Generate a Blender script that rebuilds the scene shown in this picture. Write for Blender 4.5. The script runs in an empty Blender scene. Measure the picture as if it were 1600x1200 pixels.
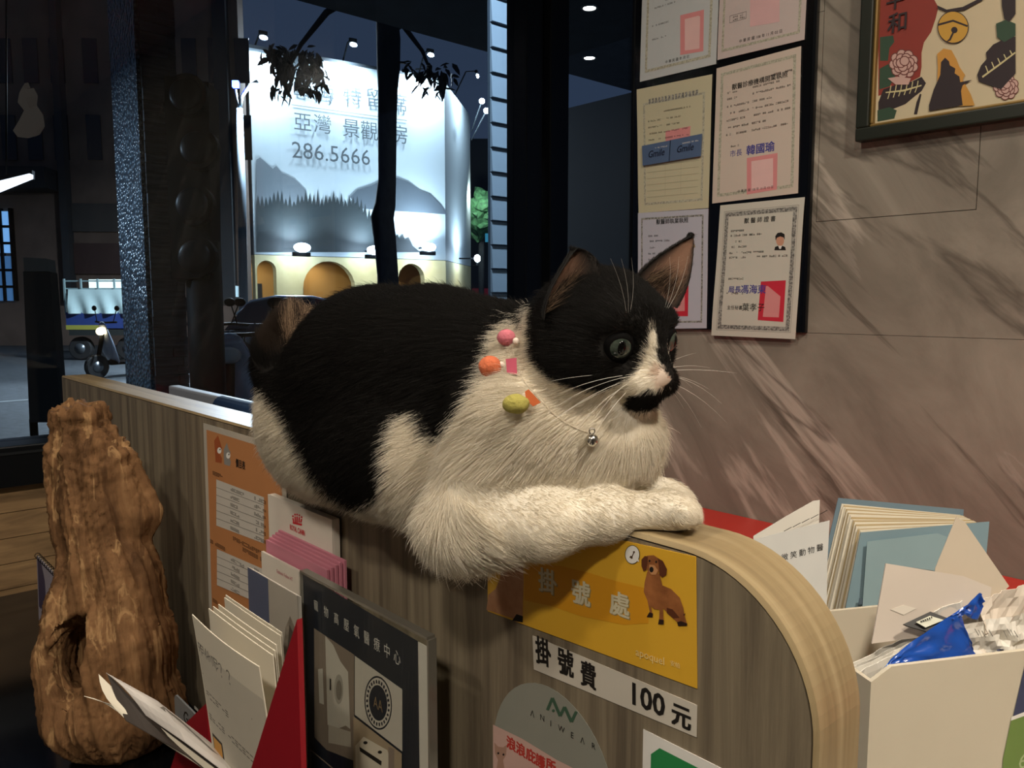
import bpy, bmesh, math, random
import numpy as np
from mathutils import Vector, noise as mnoise

random.seed(7); rng = np.random.default_rng(7)
scene = bpy.context.scene
COL = scene.collection

# ------------------------------------------------------------------ camera
FPX = 1250.0                       # focal length in pixels of the 1600x1200 frame
YAW = math.radians(42); PITCH = math.radians(5.94)
CAM = np.array([0.0, 0.0, 1.297])
_fh = np.array([-math.cos(YAW), math.sin(YAW), 0.0])
CF = _fh * math.cos(PITCH) - np.array([0, 0, math.sin(PITCH)])
CR = np.array([math.sin(YAW), math.cos(YAW), 0.0])
CU = np.cross(CR, CF)
cd = bpy.data.cameras.new('camera'); cam = bpy.data.objects.new('camera', cd)
COL.objects.link(cam)
cd.sensor_width = 36.0; cd.lens = 36.0 * FPX / 1600.0
cd.clip_start = 0.02; cd.clip_end = 300
cam.location = CAM
cam.rotation_euler = Vector(CF).to_track_quat('-Z', 'Y').to_euler()
scene.camera = cam

def ray(u, v): return CF + (u - 800) / FPX * CR + (600 - v) / FPX * CU
def on(u, v, ax, val):
    """point where the sight line through a pixel meets the plane x|y|z = val"""
    d = ray(u, v); t = (val - CAM[ax]) / d[ax]
    return CAM + t * d
def at(u, v, dist):
    """point on a sight line at a known depth (size of thing / street width)"""
    return CAM + dist * ray(u, v)
def proj(P):
    d = np.asarray(P) - CAM; z = d @ CF
    return np.stack([800 + FPX * (d @ CR) / z, 600 - FPX * (d @ CU) / z], -1)

# ------------------------------------------------------------------ world, exposure
w = bpy.data.worlds.new('night'); scene.world = w; w.use_nodes = True
bg = w.node_tree.nodes['Background']
bg.inputs[0].default_value = (0.035, 0.05, 0.085, 1); bg.inputs[1].default_value = 0.55
vs = scene.view_settings
vs.view_transform = 'Standard'; vs.look = 'None'; vs.gamma = 1.0; vs.use_curve_mapping = False
vs.exposure = 0.88

# room lights: name, location, size, watts, colour (each sits in its ceiling fixture, built below)
CEIL = 2.60
ROOM_LAMPS = [((0.62, 0.42), 0.16, 15.0), ((-0.72, 0.12), 0.16, 4.0), ((0.55, -0.85), 0.16, 14.0), ((-0.75, -0.95), 0.16, 5.0)]
LAMP_COL = (1.0, 0.90, 0.76)
def area_light(name, loc, target, size, watts, col, spread=180, shape='DISK'):
    ld = bpy.data.lights.new(name, 'AREA'); ld.energy = watts; ld.color = col; ld.size = size; ld.shape = shape
    ld.spread = math.radians(spread)
    o = bpy.data.objects.new(name, ld); COL.objects.link(o); o.location = loc
    o.rotation_euler = (Vector(target) - Vector(loc)).to_track_quat('-Z', 'Y').to_euler()
    return o
for (lx, ly), ls, lw in ROOM_LAMPS:
    area_light('downlight_glow', (lx, ly, CEIL - 0.012), (lx, ly, 0), ls, lw, LAMP_COL)

# ------------------------------------------------------------------ helpers
def lin(h):
    h = h.lstrip('#'); c = [int(h[i:i + 2], 16) / 255 for i in (0, 2, 4)]
    return tuple((x / 12.92 if x <= 0.04045 else ((x + 0.055) / 1.055) ** 2.4) for x in c) + (1.0,)

MATS = {}
def nt(name):
    m = bpy.data.materials.new(name); m.use_nodes = True
    n = m.node_tree.nodes; return m, n, m.node_tree.links, n['Principled BSDF']
def mat(name, hexcol, rough=0.6, metal=0.0, var=0.06, scale=30.0, bump=0.0, emit=None, estr=0.0, spec=0.5, stretch=(1, 1, 1), coat=0.0):
    """plain coloured material with a procedural mottle"""
    if name in MATS: return MATS[name]
    m, n, l, b = nt(name)
    c = lin(hexcol)
    b.inputs['Roughness'].default_value = rough; b.inputs['Metallic'].default_value = metal
    b.inputs['Specular IOR Level'].default_value = spec
    b.inputs['Coat Weight'].default_value = coat
    tc = n.new('ShaderNodeTexCoord'); mp = n.new('ShaderNodeMapping'); mp.inputs['Scale'].default_value = stretch
    nz = n.new('ShaderNodeTexNoise'); nz.inputs['Scale'].default_value = scale; nz.inputs['Detail'].default_value = 4
    l.new(tc.outputs['Object'], mp.inputs[0]); l.new(mp.outputs[0], nz.inputs['Vector'])
    mx = n.new('ShaderNodeMix'); mx.data_type = 'RGBA'
    mx.inputs['A'].default_value = tuple(x * (1 - var) for x in c[:3]) + (1,)
    mx.inputs['B'].default_value = tuple(min(1, x * (1 + var)) for x in c[:3]) + (1,)
    l.new(nz.outputs[0], mx.inputs['Factor']); l.new(mx.outputs['Result'], b.inputs['Base Color'])
    if bump:
        bp = n.new('ShaderNodeBump'); bp.inputs['Strength'].default_value = bump; bp.inputs['Distance'].default_value = 0.002
        l.new(nz.outputs[0], bp.inputs['Height']); l.new(bp.outputs[0], b.inputs['Normal'])
    if emit:
        b.inputs['Emission Color'].default_value = lin(emit); b.inputs['Emission Strength'].default_value = estr
    MATS[name] = m; return m

def ramp_mat(name, stops, rough=0.6, scale=(1, 1, 1), nscale=4.0, detail=8, dist=0.0, bump=0.0, bdist=0.002, nrough=0.6, rot=(0, 0, 0), veins=None, spec=0.5, coat=0.0):
    """noise through a colour ramp; veins = (colour, scale vector, width, amount)"""
    if name in MATS: return MATS[name]
    m, n, l, b = nt(name)
    b.inputs['Roughness'].default_value = rough; b.inputs['Specular IOR Level'].default_value = spec
    b.inputs['Coat Weight'].default_value = coat
    tc = n.new('ShaderNodeTexCoord'); rp = n.new('ShaderNodeMapping'); rp.inputs['Rotation'].default_value = rot
    mp = n.new('ShaderNodeMapping'); mp.inputs['Scale'].default_value = scale
    l.new(tc.outputs['Object'], rp.inputs[0]); l.new(rp.outputs[0], mp.inputs[0])
    nz = n.new('ShaderNodeTexNoise'); nz.inputs['Scale'].default_value = nscale; nz.inputs['Detail'].default_value = detail
    nz.inputs['Roughness'].default_value = nrough; nz.inputs['Distortion'].default_value = dist
    l.new(mp.outputs[0], nz.inputs['Vector'])
    cr = n.new('ShaderNodeValToRGB'); e = cr.color_ramp.elements
    while len(e) < len(stops): e.new(0.5)
    for i, (p, h) in enumerate(stops): e[i].position = p; e[i].color = lin(h)
    l.new(nz.outputs[0], cr.inputs[0]); out = cr.outputs[0]
    for vn in (veins or []):
        vcol, vscale, pos, width, amt = vn
        m2 = n.new('ShaderNodeMapping'); m2.inputs['Scale'].default_value = vscale
        l.new(rp.outputs[0], m2.inputs[0])
        z2 = n.new('ShaderNodeTexNoise'); z2.inputs['Scale'].default_value = 1.0; z2.inputs['Detail'].default_value = 7
        z2.inputs['Roughness'].default_value = 0.55; z2.inputs['Distortion'].default_value = 0.6
        l.new(m2.outputs[0], z2.inputs['Vector'])
        c2 = n.new('ShaderNodeValToRGB'); q = c2.color_ramp.elements
        q[0].position = max(0, pos - width); q[0].color = (0, 0, 0, 1); q[1].position = pos; q[1].color = (amt,) * 3 + (1,)
        k = q.new(min(1, pos + width)); k.color = (0, 0, 0, 1)
        l.new(z2.outputs[0], c2.inputs[0])
        mx = n.new('ShaderNodeMix'); mx.data_type = 'RGBA'; mx.inputs['B'].default_value = lin(vcol)
        l.new(c2.outputs[0], mx.inputs['Factor']); l.new(out, mx.inputs['A']); out = mx.outputs['Result']
    l.new(out, b.inputs['Base Color'])
    if bump:
        bp = n.new('ShaderNodeBump'); bp.inputs['Strength'].default_value = bump; bp.inputs['Distance'].default_value = bdist
        l.new(nz.outputs[0], bp.inputs['Height']); l.new(bp.outputs[0], b.inputs['Normal'])
    MATS[name] = m; return m

def glass_mat(name, tint='#ffffff', refl=0.5, rough=0.0):
    """thin pane: clear body plus Fresnel mirror"""
    if name in MATS: return MATS[name]
    m, n, l, b = nt(name); n.remove(b)
    out = n['Material Output']; tr = n.new('ShaderNodeBsdfTransparent'); tr.inputs[0].default_value = lin(tint)
    gl = n.new('ShaderNodeBsdfGlossy'); gl.inputs['Roughness'].default_value = rough
    ge = n.new('ShaderNodeNewGeometry'); dt = n.new('ShaderNodeVectorMath'); dt.operation = 'DOT_PRODUCT'      # Schlick, the same from both sides
    l.new(ge.outputs['Normal'], dt.inputs[0]); l.new(ge.outputs['Incoming'], dt.inputs[1])
    def mth(op, a, b=None):
        q = n.new('ShaderNodeMath'); q.operation = op
        for i_, x in enumerate((a, b)):
            if x is None: continue
            if isinstance(x, (int, float)): q.inputs[i_].default_value = x
            else: l.new(x, q.inputs[i_])
        return q.outputs[0]
    sch = mth('ADD', mth('MULTIPLY', mth('POWER', mth('SUBTRACT', 1.0, mth('ABSOLUTE', dt.outputs['Value'])), 5.0), .96), .04)
    fac = mth('MULTIPLY', sch, refl)
    mx = n.new('ShaderNodeMixShader')
    l.new(fac, mx.inputs[0]); l.new(tr.outputs[0], mx.inputs[1]); l.new(gl.outputs[0], mx.inputs[2])
    l.new(mx.outputs[0], out.inputs[0]); MATS[name] = m; return m

WLOC = {}
def wloc(o): return WLOC.get(o.name, np.zeros(3))
def link(o, parent, loc):
    COL.objects.link(o)
    loc = np.asarray(loc, float)
    if parent: o.parent = parent; o.location = loc - wloc(parent)
    else: o.location = loc
    WLOC[o.name] = loc
    return o
def meta(o, label=None, cat=None, group=None, kind=None):
    if label: o['label'] = label
    if cat: o['category'] = cat
    if group: o['group'] = group
    if kind: o['kind'] = kind
    return o
def thing(name, loc, label, cat, group=None):
    o = bpy.data.objects.new(name, None); o.empty_display_size = 0.05
    link(o, None, loc); return meta(o, label, cat, group)
def mesh(name, verts, faces, m, parent=None, label=None, cat=None, group=None, kind=None, smooth=False, bevel=0.0, seg=2, loc=None):
    """one mesh object from world-space vertices; its origin is at its own base (or at its parent's)"""
    V = np.asarray([tuple(v) for v in verts], float)
    if loc is None:
        loc = wloc(parent) if parent is not None else np.array([(V[:, 0].min() + V[:, 0].max()) / 2, (V[:, 1].min() + V[:, 1].max()) / 2, V[:, 2].min()])
    me = bpy.data.meshes.new(name); me.from_pydata((V - loc).tolist(), [], [tuple(int(i) for i in f) for f in faces]); me.update()
    if isinstance(m, (list, tuple)):
        for k in m: me.materials.append(k)
    else: me.materials.append(m)
    if bevel:
        bm = bmesh.new(); bm.from_mesh(me); bmesh.ops.recalc_face_normals(bm, faces=bm.faces)
        bmesh.ops.bevel(bm, geom=bm.edges[:], offset=bevel, segments=seg, affect='EDGES', profile=0.6)
        bm.to_mesh(me); bm.free()
    if smooth: me.polygons.foreach_set('use_smooth', [True] * len(me.polygons))
    o = bpy.data.objects.new(name, me); link(o, parent, loc)
    return meta(o, label, cat, group, kind)
BOXF = [(0, 3, 2, 1), (4, 5, 6, 7), (0, 1, 5, 4), (1, 2, 6, 5), (2, 3, 7, 6), (3, 0, 4, 7)]
def boxv(x0, x1, y0, y1, z0, z1):
    return [(x0, y0, z0), (x1, y0, z0), (x1, y1, z0), (x0, y1, z0), (x0, y0, z1), (x1, y0, z1), (x1, y1, z1), (x0, y1, z1)]
def box(name, b, m, parent=None, **k): return mesh(name, boxv(*b), BOXF, m, parent, **k)
def obox(name, o, ax, ay, az, m, parent=None, **k):
    """box from a corner and three edge vectors"""
    o, ax, ay, az = (np.asarray(q, float) for q in (o, ax, ay, az))
    if np.dot(np.cross(ax, ay), az) < 0: o = o + ax; ax = -ax
    v = [o, o + ax, o + ax + ay, o + ay]; v += [q + az for q in v]
    return mesh(name, v, BOXF, m, parent, **k)
def merge(parts):
    V, F = [], []
    for v, f in parts:
        n0 = len(V); V += [tuple(q) for q in v]; F += [tuple(i + n0 for i in g) for g in f]
    return V, F
def tube_vf(pts, rad, sides=8, cap=True):
    pts = [np.asarray(p, float) for p in pts]; n = len(pts)
    if np.isscalar(rad): rad = [rad] * n
    V, F = [], []; prev = None
    for i, p in enumerate(pts):
        t = pts[min(i + 1, n - 1)] - pts[max(i - 1, 0)]; t = t / (np.linalg.norm(t) + 1e-12)
        a = prev if prev is not None else (np.array([0, 0, 1.0]) if abs(t[2]) < 0.9 else np.array([1.0, 0, 0]))
        a = a - t * (a @ t); a /= (np.linalg.norm(a) + 1e-12); prev = a; b = np.cross(t, a)
        for k in range(sides):
            th = 2 * math.pi * k / sides
            V.append(p + rad[i] * (math.cos(th) * a + math.sin(th) * b))
    for i in range(n - 1):
        for k in range(sides):
            k2 = (k + 1) % sides
            F.append((i * sides + k, i * sides + k2, (i + 1) * sides + k2, (i + 1) * sides + k))
    if cap:
        F.append(tuple(range(sides))[::-1]); F.append(tuple((n - 1) * sides + k for k in range(sides)))
    return V, F
def tube(name, pts, rad, m, parent=None, sides=8, **k):
    v, f = tube_vf(pts, rad, sides); k.setdefault('smooth', True); return mesh(name, v, f, m, parent, **k)
def sphere_vf(c, r, nu=16, nv=10, basis=None):
    r = np.array([r, r, r] if np.isscalar(r) else r, float); c = np.asarray(c, float)
    B = np.eye(3) if basis is None else np.asarray(basis, float)      # rows = axes
    V, F = [], []
    for j in range(1, nv):
        ph = math.pi * j / nv
        for i in range(nu):
            th = 2 * math.pi * i / nu
            V.append(c + (r * np.array([math.sin(ph) * math.cos(th), math.sin(ph) * math.sin(th), math.cos(ph)])) @ B)
    top = len(V); V.append(c + np.array([0, 0, r[2]]) @ B); bot = len(V); V.append(c - np.array([0, 0, r[2]]) @ B)
    for j in range(nv - 2):
        for i in range(nu):
            i2 = (i + 1) % nu; F.append((j * nu + i, (j + 1) * nu + i, (j + 1) * nu + i2, j * nu + i2))
    for i in range(nu):
        i2 = (i + 1) % nu; F.append((top, i, i2)); F.append((bot, (nv - 2) * nu + i2, (nv - 2) * nu + i))
    return V, F
def sphere(name, c, r, m, parent=None, nu=16, nv=10, basis=None, **k):
    v, f = sphere_vf(c, r, nu, nv, basis); k.setdefault('smooth', True); return mesh(name, v, f, m, parent, **k)
def prism_vf(outline, depth):
    """outline: 3D points of a planar polygon; depth: extrusion vector"""
    n = len(outline); a = [np.asarray(p, float) for p in outline]; d = np.asarray(depth, float)
    V = a + [p + d for p in a]
    F = [tuple(range(n)), tuple(range(2 * n - 1, n - 1, -1))] + [(i, i + n, (i + 1) % n + n, (i + 1) % n) for i in range(n)]
    return V, F
def prism(name, outline, depth, m, parent=None, **k):
    v, f = prism_vf(outline, depth)
    o = mesh(name, v, f, m, parent, **k)
    bm = bmesh.new(); bm.from_mesh(o.data); bmesh.ops.recalc_face_normals(bm, faces=bm.faces); bm.to_mesh(o.data); bm.free()
    return o

# ------------------------------------------------------------------ printed sheets
TEXTQ = []
class Sheet:
    """a flat or gently curved sheet: fn(s, t) -> surface point, s right, t up, both 0..1"""
    def __init__(self, name, fn, W, H, m, thick=0.0008, label=None, cat=None, group=None, parent=None, ns=6, ntt=8, normal=None):
        self.fn, self.W, self.H = fn, W, H
        e = 0.01
        n_ = np.cross(fn(.5 + e, .5) - fn(.5 - e, .5), fn(.5, .5 + e) - fn(.5, .5 - e)); self.n = n_ / np.linalg.norm(n_)
        if normal is not None and self.n @ np.asarray(normal, float) < 0: self.n = -self.n
        V, F = [], []
        for off in (0.0, -thick):
            for j in range(ntt + 1):
                for i in range(ns + 1): V.append(fn(i / ns, j / ntt) + self.n * off)
        L = (ns + 1) * (ntt + 1); g = lambda i, j, k: k * L + j * (ns + 1) + i
        for j in range(ntt):
            for i in range(ns):
                F.append((g(i, j, 0), g(i + 1, j, 0), g(i + 1, j + 1, 0), g(i, j + 1, 0)))
                F.append((g(i, j, 1), g(i, j + 1, 1), g(i + 1, j + 1, 1), g(i + 1, j, 1)))
        for i in range(ns):
            F.append((g(i, 0, 1), g(i + 1, 0, 1), g(i + 1, 0, 0), g(i, 0, 0))); F.append((g(i, ntt, 0), g(i + 1, ntt, 0), g(i + 1, ntt, 1), g(i, ntt, 1)))
        for j in range(ntt):
            F.append((g(0, j, 0), g(0, j + 1, 0), g(0, j + 1, 1), g(0, j, 1))); F.append((g(ns, j, 1), g(ns, j + 1, 1), g(ns, j + 1, 0), g(ns, j, 0)))
        self.o = mesh(name, V, F, m, parent, label=label, cat=cat, group=group, smooth=False)
        self.lay = 0
    def P(self, s, t, lift): return self.fn(s, t) + self.n * lift
    def poly(self, name, pts, m, lift=None, sub=1, parent=None):
        self.lay += 1
        lf = (0.00015 + 0.00002 * self.lay) if lift is None else lift
        return mesh(name, [self.P(s, t, lf) for s, t in pts], [tuple(range(len(pts)))], m, parent or self.o)
    def rect(self, name, s0, t0, s1, t1, m, lift=None, nseg=8, parent=None):
        self.lay += 1
        lf = (0.00015 + 0.00002 * self.lay) if lift is None else lift
        V, F = [], []
        for j in range(nseg + 1):
            t = t0 + (t1 - t0) * j / nseg
            V += [self.P(s0, t, lf), self.P((s0 + s1) / 2, t, lf), self.P(s1, t, lf)]
        for j in range(nseg):
            a = 3 * j; F += [(a, a + 1, a + 4, a + 3), (a + 1, a + 2, a + 5, a + 4)]
        return mesh(name, V, F, m, parent or self.o)
    def rects(self, name, rs, m, lift=None, parent=None):
        self.lay += 1
        lf = (0.00015 + 0.00002 * self.lay) if lift is None else lift
        V, F = [], []
        for s0, t0, s1, t1 in rs:
            k = 6
            for j in range(k):
                ta, tb = t0 + (t1 - t0) * j / k, t0 + (t1 - t0) * (j + 1) / k
                n0 = len(V); V += [self.P(s0, ta, lf), self.P(s1, ta, lf), self.P(s1, tb, lf), self.P(s0, tb, lf)]; F.append((n0, n0 + 1, n0 + 2, n0 + 3))
        return mesh(name, V, F, m, parent or self.o)
    def frame(self, name, s0, t0, s1, t1, wm, m, parent=None):
        ws, wt = wm / self.W, wm / self.H
        return self.rects(name, [(s0, t0, s1, t0 + wt), (s0, t1 - wt, s1, t1), (s0, t0 + wt, s0 + ws, t1 - wt), (s1 - ws, t0 + wt, s1, t1 - wt)], m, parent=parent)
    def disc(self, name, s, t, r, m, n=24, sy=1.0, parent=None, lift=None):
        return self.poly(name, [(s + r / self.W * math.cos(2 * math.pi * k / n), t + sy * r / self.H * math.sin(2 * math.pi * k / n)) for k in range(n)], m, parent=parent, lift=lift)
    def text(self, body, s, t, size, m, align='LEFT', bold=0.0, sx=1.0, shear=0.0, space=1.0, name='lettering', parent=None, lift=None):
        self.lay += 1
        lf = (0.00015 + 0.00002 * self.lay) if lift is None else lift
        TEXTQ.append((self, body, s, t, size, m, align, bold, sx, shear, space, name, parent or self.o, lf))
def bilin(c):
    TL, TR, BR, BL = (np.asarray(p, float) for p in c)
    return lambda s, t: (1 - t) * ((1 - s) * BL + s * BR) + t * ((1 - s) * TL + s * TR)
def quad_sheet(name, corners, m, bulge=0.0, **k):
    """corners TL, TR, BR, BL in world space; bulge bows it out along its normal"""
    TL, TR, BR, BL = (np.asarray(p, float) for p in corners)
    W = (np.linalg.norm(TR - TL) + np.linalg.norm(BR - BL)) / 2; H = (np.linalg.norm(TL - BL) + np.linalg.norm(TR - BR)) / 2
    base = bilin(corners); n = np.cross(TR - TL, TL - BL); n /= np.linalg.norm(n)
    fn = base if not bulge else (lambda s, t: base(s, t) + n * bulge * (math.sin(math.pi * t) * 0.6 + 0.4 * math.sin(2 * math.pi * t + 1.0 + s)))
    return Sheet(name, fn, W, H, m, **k)
def flush_text():
    tmp = []
    for q in TEXTQ:
        cu = bpy.data.curves.new('t', 'FONT'); cu.body = q[1]; cu.size = 1.0; cu.align_x = q[6]; cu.align_y = 'CENTER'
        cu.fill_mode = 'FRONT'; cu.resolution_u = 2; cu.space_character = q[10]; cu.shear = q[9]
        o = bpy.data.objects.new('t', cu); COL.objects.link(o); tmp.append(o)
    bpy.context.view_layer.update(); dg = bpy.context.evaluated_depsgraph_get()
    for q, o in zip(TEXTQ, tmp):
        sh, body, s, t, size, m, align, bold, sx, shear, space, name, par, lf = q
        me = o.evaluated_get(dg).to_mesh()
        V = [sh.P(s + v.co.x * size * sx / sh.W, t + v.co.y * size / sh.H, lf) for v in me.vertices]
        F = [tuple(p.vertices) for p in me.polygons]
        o.evaluated_get(dg).to_mesh_clear()
        if V and bold:                                   # heavier strokes: the glyphs set again with small shifts
            base = [(v.co.x, v.co.y) for v in o.evaluated_get(dg).to_mesh().vertices]; o.evaluated_get(dg).to_mesh_clear(); F0 = F; F = list(F0); nv = len(base)
            for j, (dx, dy) in enumerate(((1, .6), (-1, .6), (1, -.6), (-1, -.6))):
                V += [sh.P(s + (x + dx * bold) * size * sx / sh.W, t + (y + dy * bold) * size / sh.H, lf + 1.5e-5 * (j + 1)) for x, y in base]; F += [tuple(i + nv * (j + 1) for i in f) for f in F0]
        if V: mesh(name, V, F, m, par)
    for o in tmp:
        cu = o.data; bpy.data.objects.remove(o); bpy.data.curves.remove(cu)

# ------------------------------------------------------------------ implicit surfaces (cat, driftwood)
class Field:
    def __init__(self, lo, hi, h):
        self.lo = np.array(lo, float); self.h = h
        self.n = np.ceil((np.array(hi) - self.lo) / h).astype(int) + 1
        self.D = np.full(self.n, 0.06, np.float32)
        self.ax = [self.lo[i] + h * np.arange(self.n[i]) for i in range(3)]
    def sub(self, c0, c1):
        i0 = np.clip(np.floor((np.asarray(c0) - self.lo) / self.h).astype(int), 0, self.n - 1)
        i1 = np.clip(np.ceil((np.asarray(c1) - self.lo) / self.h).astype(int) + 1, 1, self.n)
        sl = tuple(slice(a, b) for a, b in zip(i0, i1))
        X, Y, Z = np.meshgrid(*[self.ax[i][sl[i]] for i in range(3)], indexing='ij')
        return sl, np.stack([X, Y, Z], -1)
    def blend(self, sl, d, k, cut=False):
        a = self.D[sl]; d = d.astype(np.float32)
        if cut:
            d = -d; h = np.clip(0.5 - 0.5 * (d - a) / k, 0, 1); self.D[sl] = d * (1 - h) + a * h + k * h * (1 - h)
        else:
            h = np.clip(0.5 + 0.5 * (d - a) / k, 0, 1); self.D[sl] = d * (1 - h) + a * h - k * h * (1 - h)
    def cone(self, a, b, r0, r1, k=0.02, cut=False):
        a, b = np.asarray(a, float), np.asarray(b, float); r = max(r0, r1) + k + 0.012
        sl, P = self.sub(np.minimum(a, b) - r, np.maximum(a, b) + r)
        ab = b - a; t = np.clip(((P - a) @ ab) / (ab @ ab + 1e-12), 0, 1)
        self.blend(sl, np.linalg.norm(P - a - t[..., None] * ab, axis=-1) - (r0 + t * (r1 - r0)), k, cut)
    def ball(self, c, r, k=0.02, basis=None, cut=False):
        c = np.asarray(c, float); r = np.array([r] * 3 if np.isscalar(r) else r, float); m = r.max() + k + 0.012
        sl, P = self.sub(c - m, c + m); Q = P - c
        if basis is not None: Q = Q @ np.asarray(basis, float).T
        k0 = np.linalg.norm(Q / r, axis=-1); k1 = np.linalg.norm(Q / (r * r), axis=-1) + 1e-9
        self.blend(sl, k0 * (k0 - 1) / k1, k, cut)
    def chain(self, pts, rad, k=0.02):
        for i in range(len(pts) - 1): self.cone(pts[i], pts[i + 1], rad[i], rad[i + 1], k)
    def cutbox(self, b0, b1):
        m = 0.02; sl, P = self.sub(np.asarray(b0) - m, np.asarray(b1) + m)
        c = (np.asarray(b0) + np.asarray(b1)) / 2; hsz = (np.asarray(b1) - np.asarray(b0)) / 2
        q = np.abs(P - c) - hsz
        d = np.linalg.norm(np.maximum(q, 0), axis=-1) + np.minimum(q.max(-1), 0)
        self.D[sl] = np.maximum(self.D[sl], -d)
    def surface(self, smooth=4):
        D = self.D; I = D < 0
        s = [slice(None, -1), slice(1, None)]
        cnt = sum(I[s[a], s[b], s[c]].astype(np.int8) for a in (0, 1) for b in (0, 1) for c in (0, 1))
        cells = np.argwhere((cnt > 0) & (cnt < 8)); ids = np.full(cnt.shape, -1, np.int32); ids[tuple(cells.T)] = np.arange(len(cells))
        acc = np.zeros((len(cells), 3)); num = np.zeros(len(cells))
        corners = [np.array(c) for c in np.ndindex(2, 2, 2)]
        for i, a in enumerate(corners):
            for b in corners[i + 1:]:
                if np.abs(a - b).sum() != 1: continue
                va = D[tuple((cells + a).T)]; vb = D[tuple((cells + b).T)]; x = (va < 0) != (vb < 0)
                t = np.where(x, va / np.where(x, va - vb, 1), 0)
                acc += np.where(x[:, None], a + t[:, None] * (b - a), 0); num += x
        V = self.lo + self.h * (cells + acc / num[:, None])
        F = []
        for ax in range(3):
            o1, o2 = [(1, 2), (2, 0), (0, 1)][ax]
            sa = [slice(None)] * 3; sb = [slice(None)] * 3; sa[ax] = slice(None, -1); sb[ax] = slice(1, None)
            ch = I[tuple(sa)] != I[tuple(sb)]
            e = np.argwhere(ch); ok = (e[:, o1] > 0) & (e[:, o2] > 0) & (e[:, o1] < ids.shape[o1]) & (e[:, o2] < ids.shape[o2]); e = e[ok]
            d1 = np.zeros(3, int); d1[o1] = 1; d2 = np.zeros(3, int); d2[o2] = 1
            q = np.stack([ids[tuple((e - d1 - d2).T)], ids[tuple((e - d2).T)], ids[tuple(e.T)], ids[tuple((e - d1).T)]], -1)
            ins = I[tuple(e.T)]; q[~ins] = q[~ins][:, ::-1]
            F.append(q[(q >= 0).all(1)])
        F = np.concatenate(F)
        E = np.concatenate([F[:, [0, 1]], F[:, [1, 2]], F[:, [2, 3]], F[:, [3, 0]]])
        for it in range(smooth):
            S = np.zeros_like(V); N = np.zeros(len(V))
            for c in range(3):
                S[:, c] = np.bincount(E[:, 0], V[E[:, 1], c], len(V)) + np.bincount(E[:, 1], V[E[:, 0], c], len(V))
            N = np.bincount(E[:, 0], minlength=len(V)) + np.bincount(E[:, 1], minlength=len(V))
            lam = 0.5 if it % 2 == 0 else -0.52
            V = V + lam * (S / np.maximum(N, 1)[:, None] - V)
        return V, F
def vnormals(V, F):
    n = np.cross(V[F[:, 2]] - V[F[:, 0]], V[F[:, 3]] - V[F[:, 1]]); N = np.zeros_like(V)
    for c in range(4):
        for k in range(3): N[:, k] += np.bincount(F[:, c], n[:, k], len(V))
    return N / (np.linalg.norm(N, axis=1, keepdims=True) + 1e-12)
def in_poly(pts, poly):
    x, y = pts[:, 0], pts[:, 1]; r = np.zeros(len(pts), bool); n = len(poly)
    for i in range(n):
        x0, y0 = poly[i]; x1, y1 = poly[(i + 1) % n]
        c = ((y0 > y) != (y1 > y)) & (x < (x1 - x0) * (y - y0) / (y1 - y0 + 1e-9) + x0); r ^= c
    return r
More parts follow.
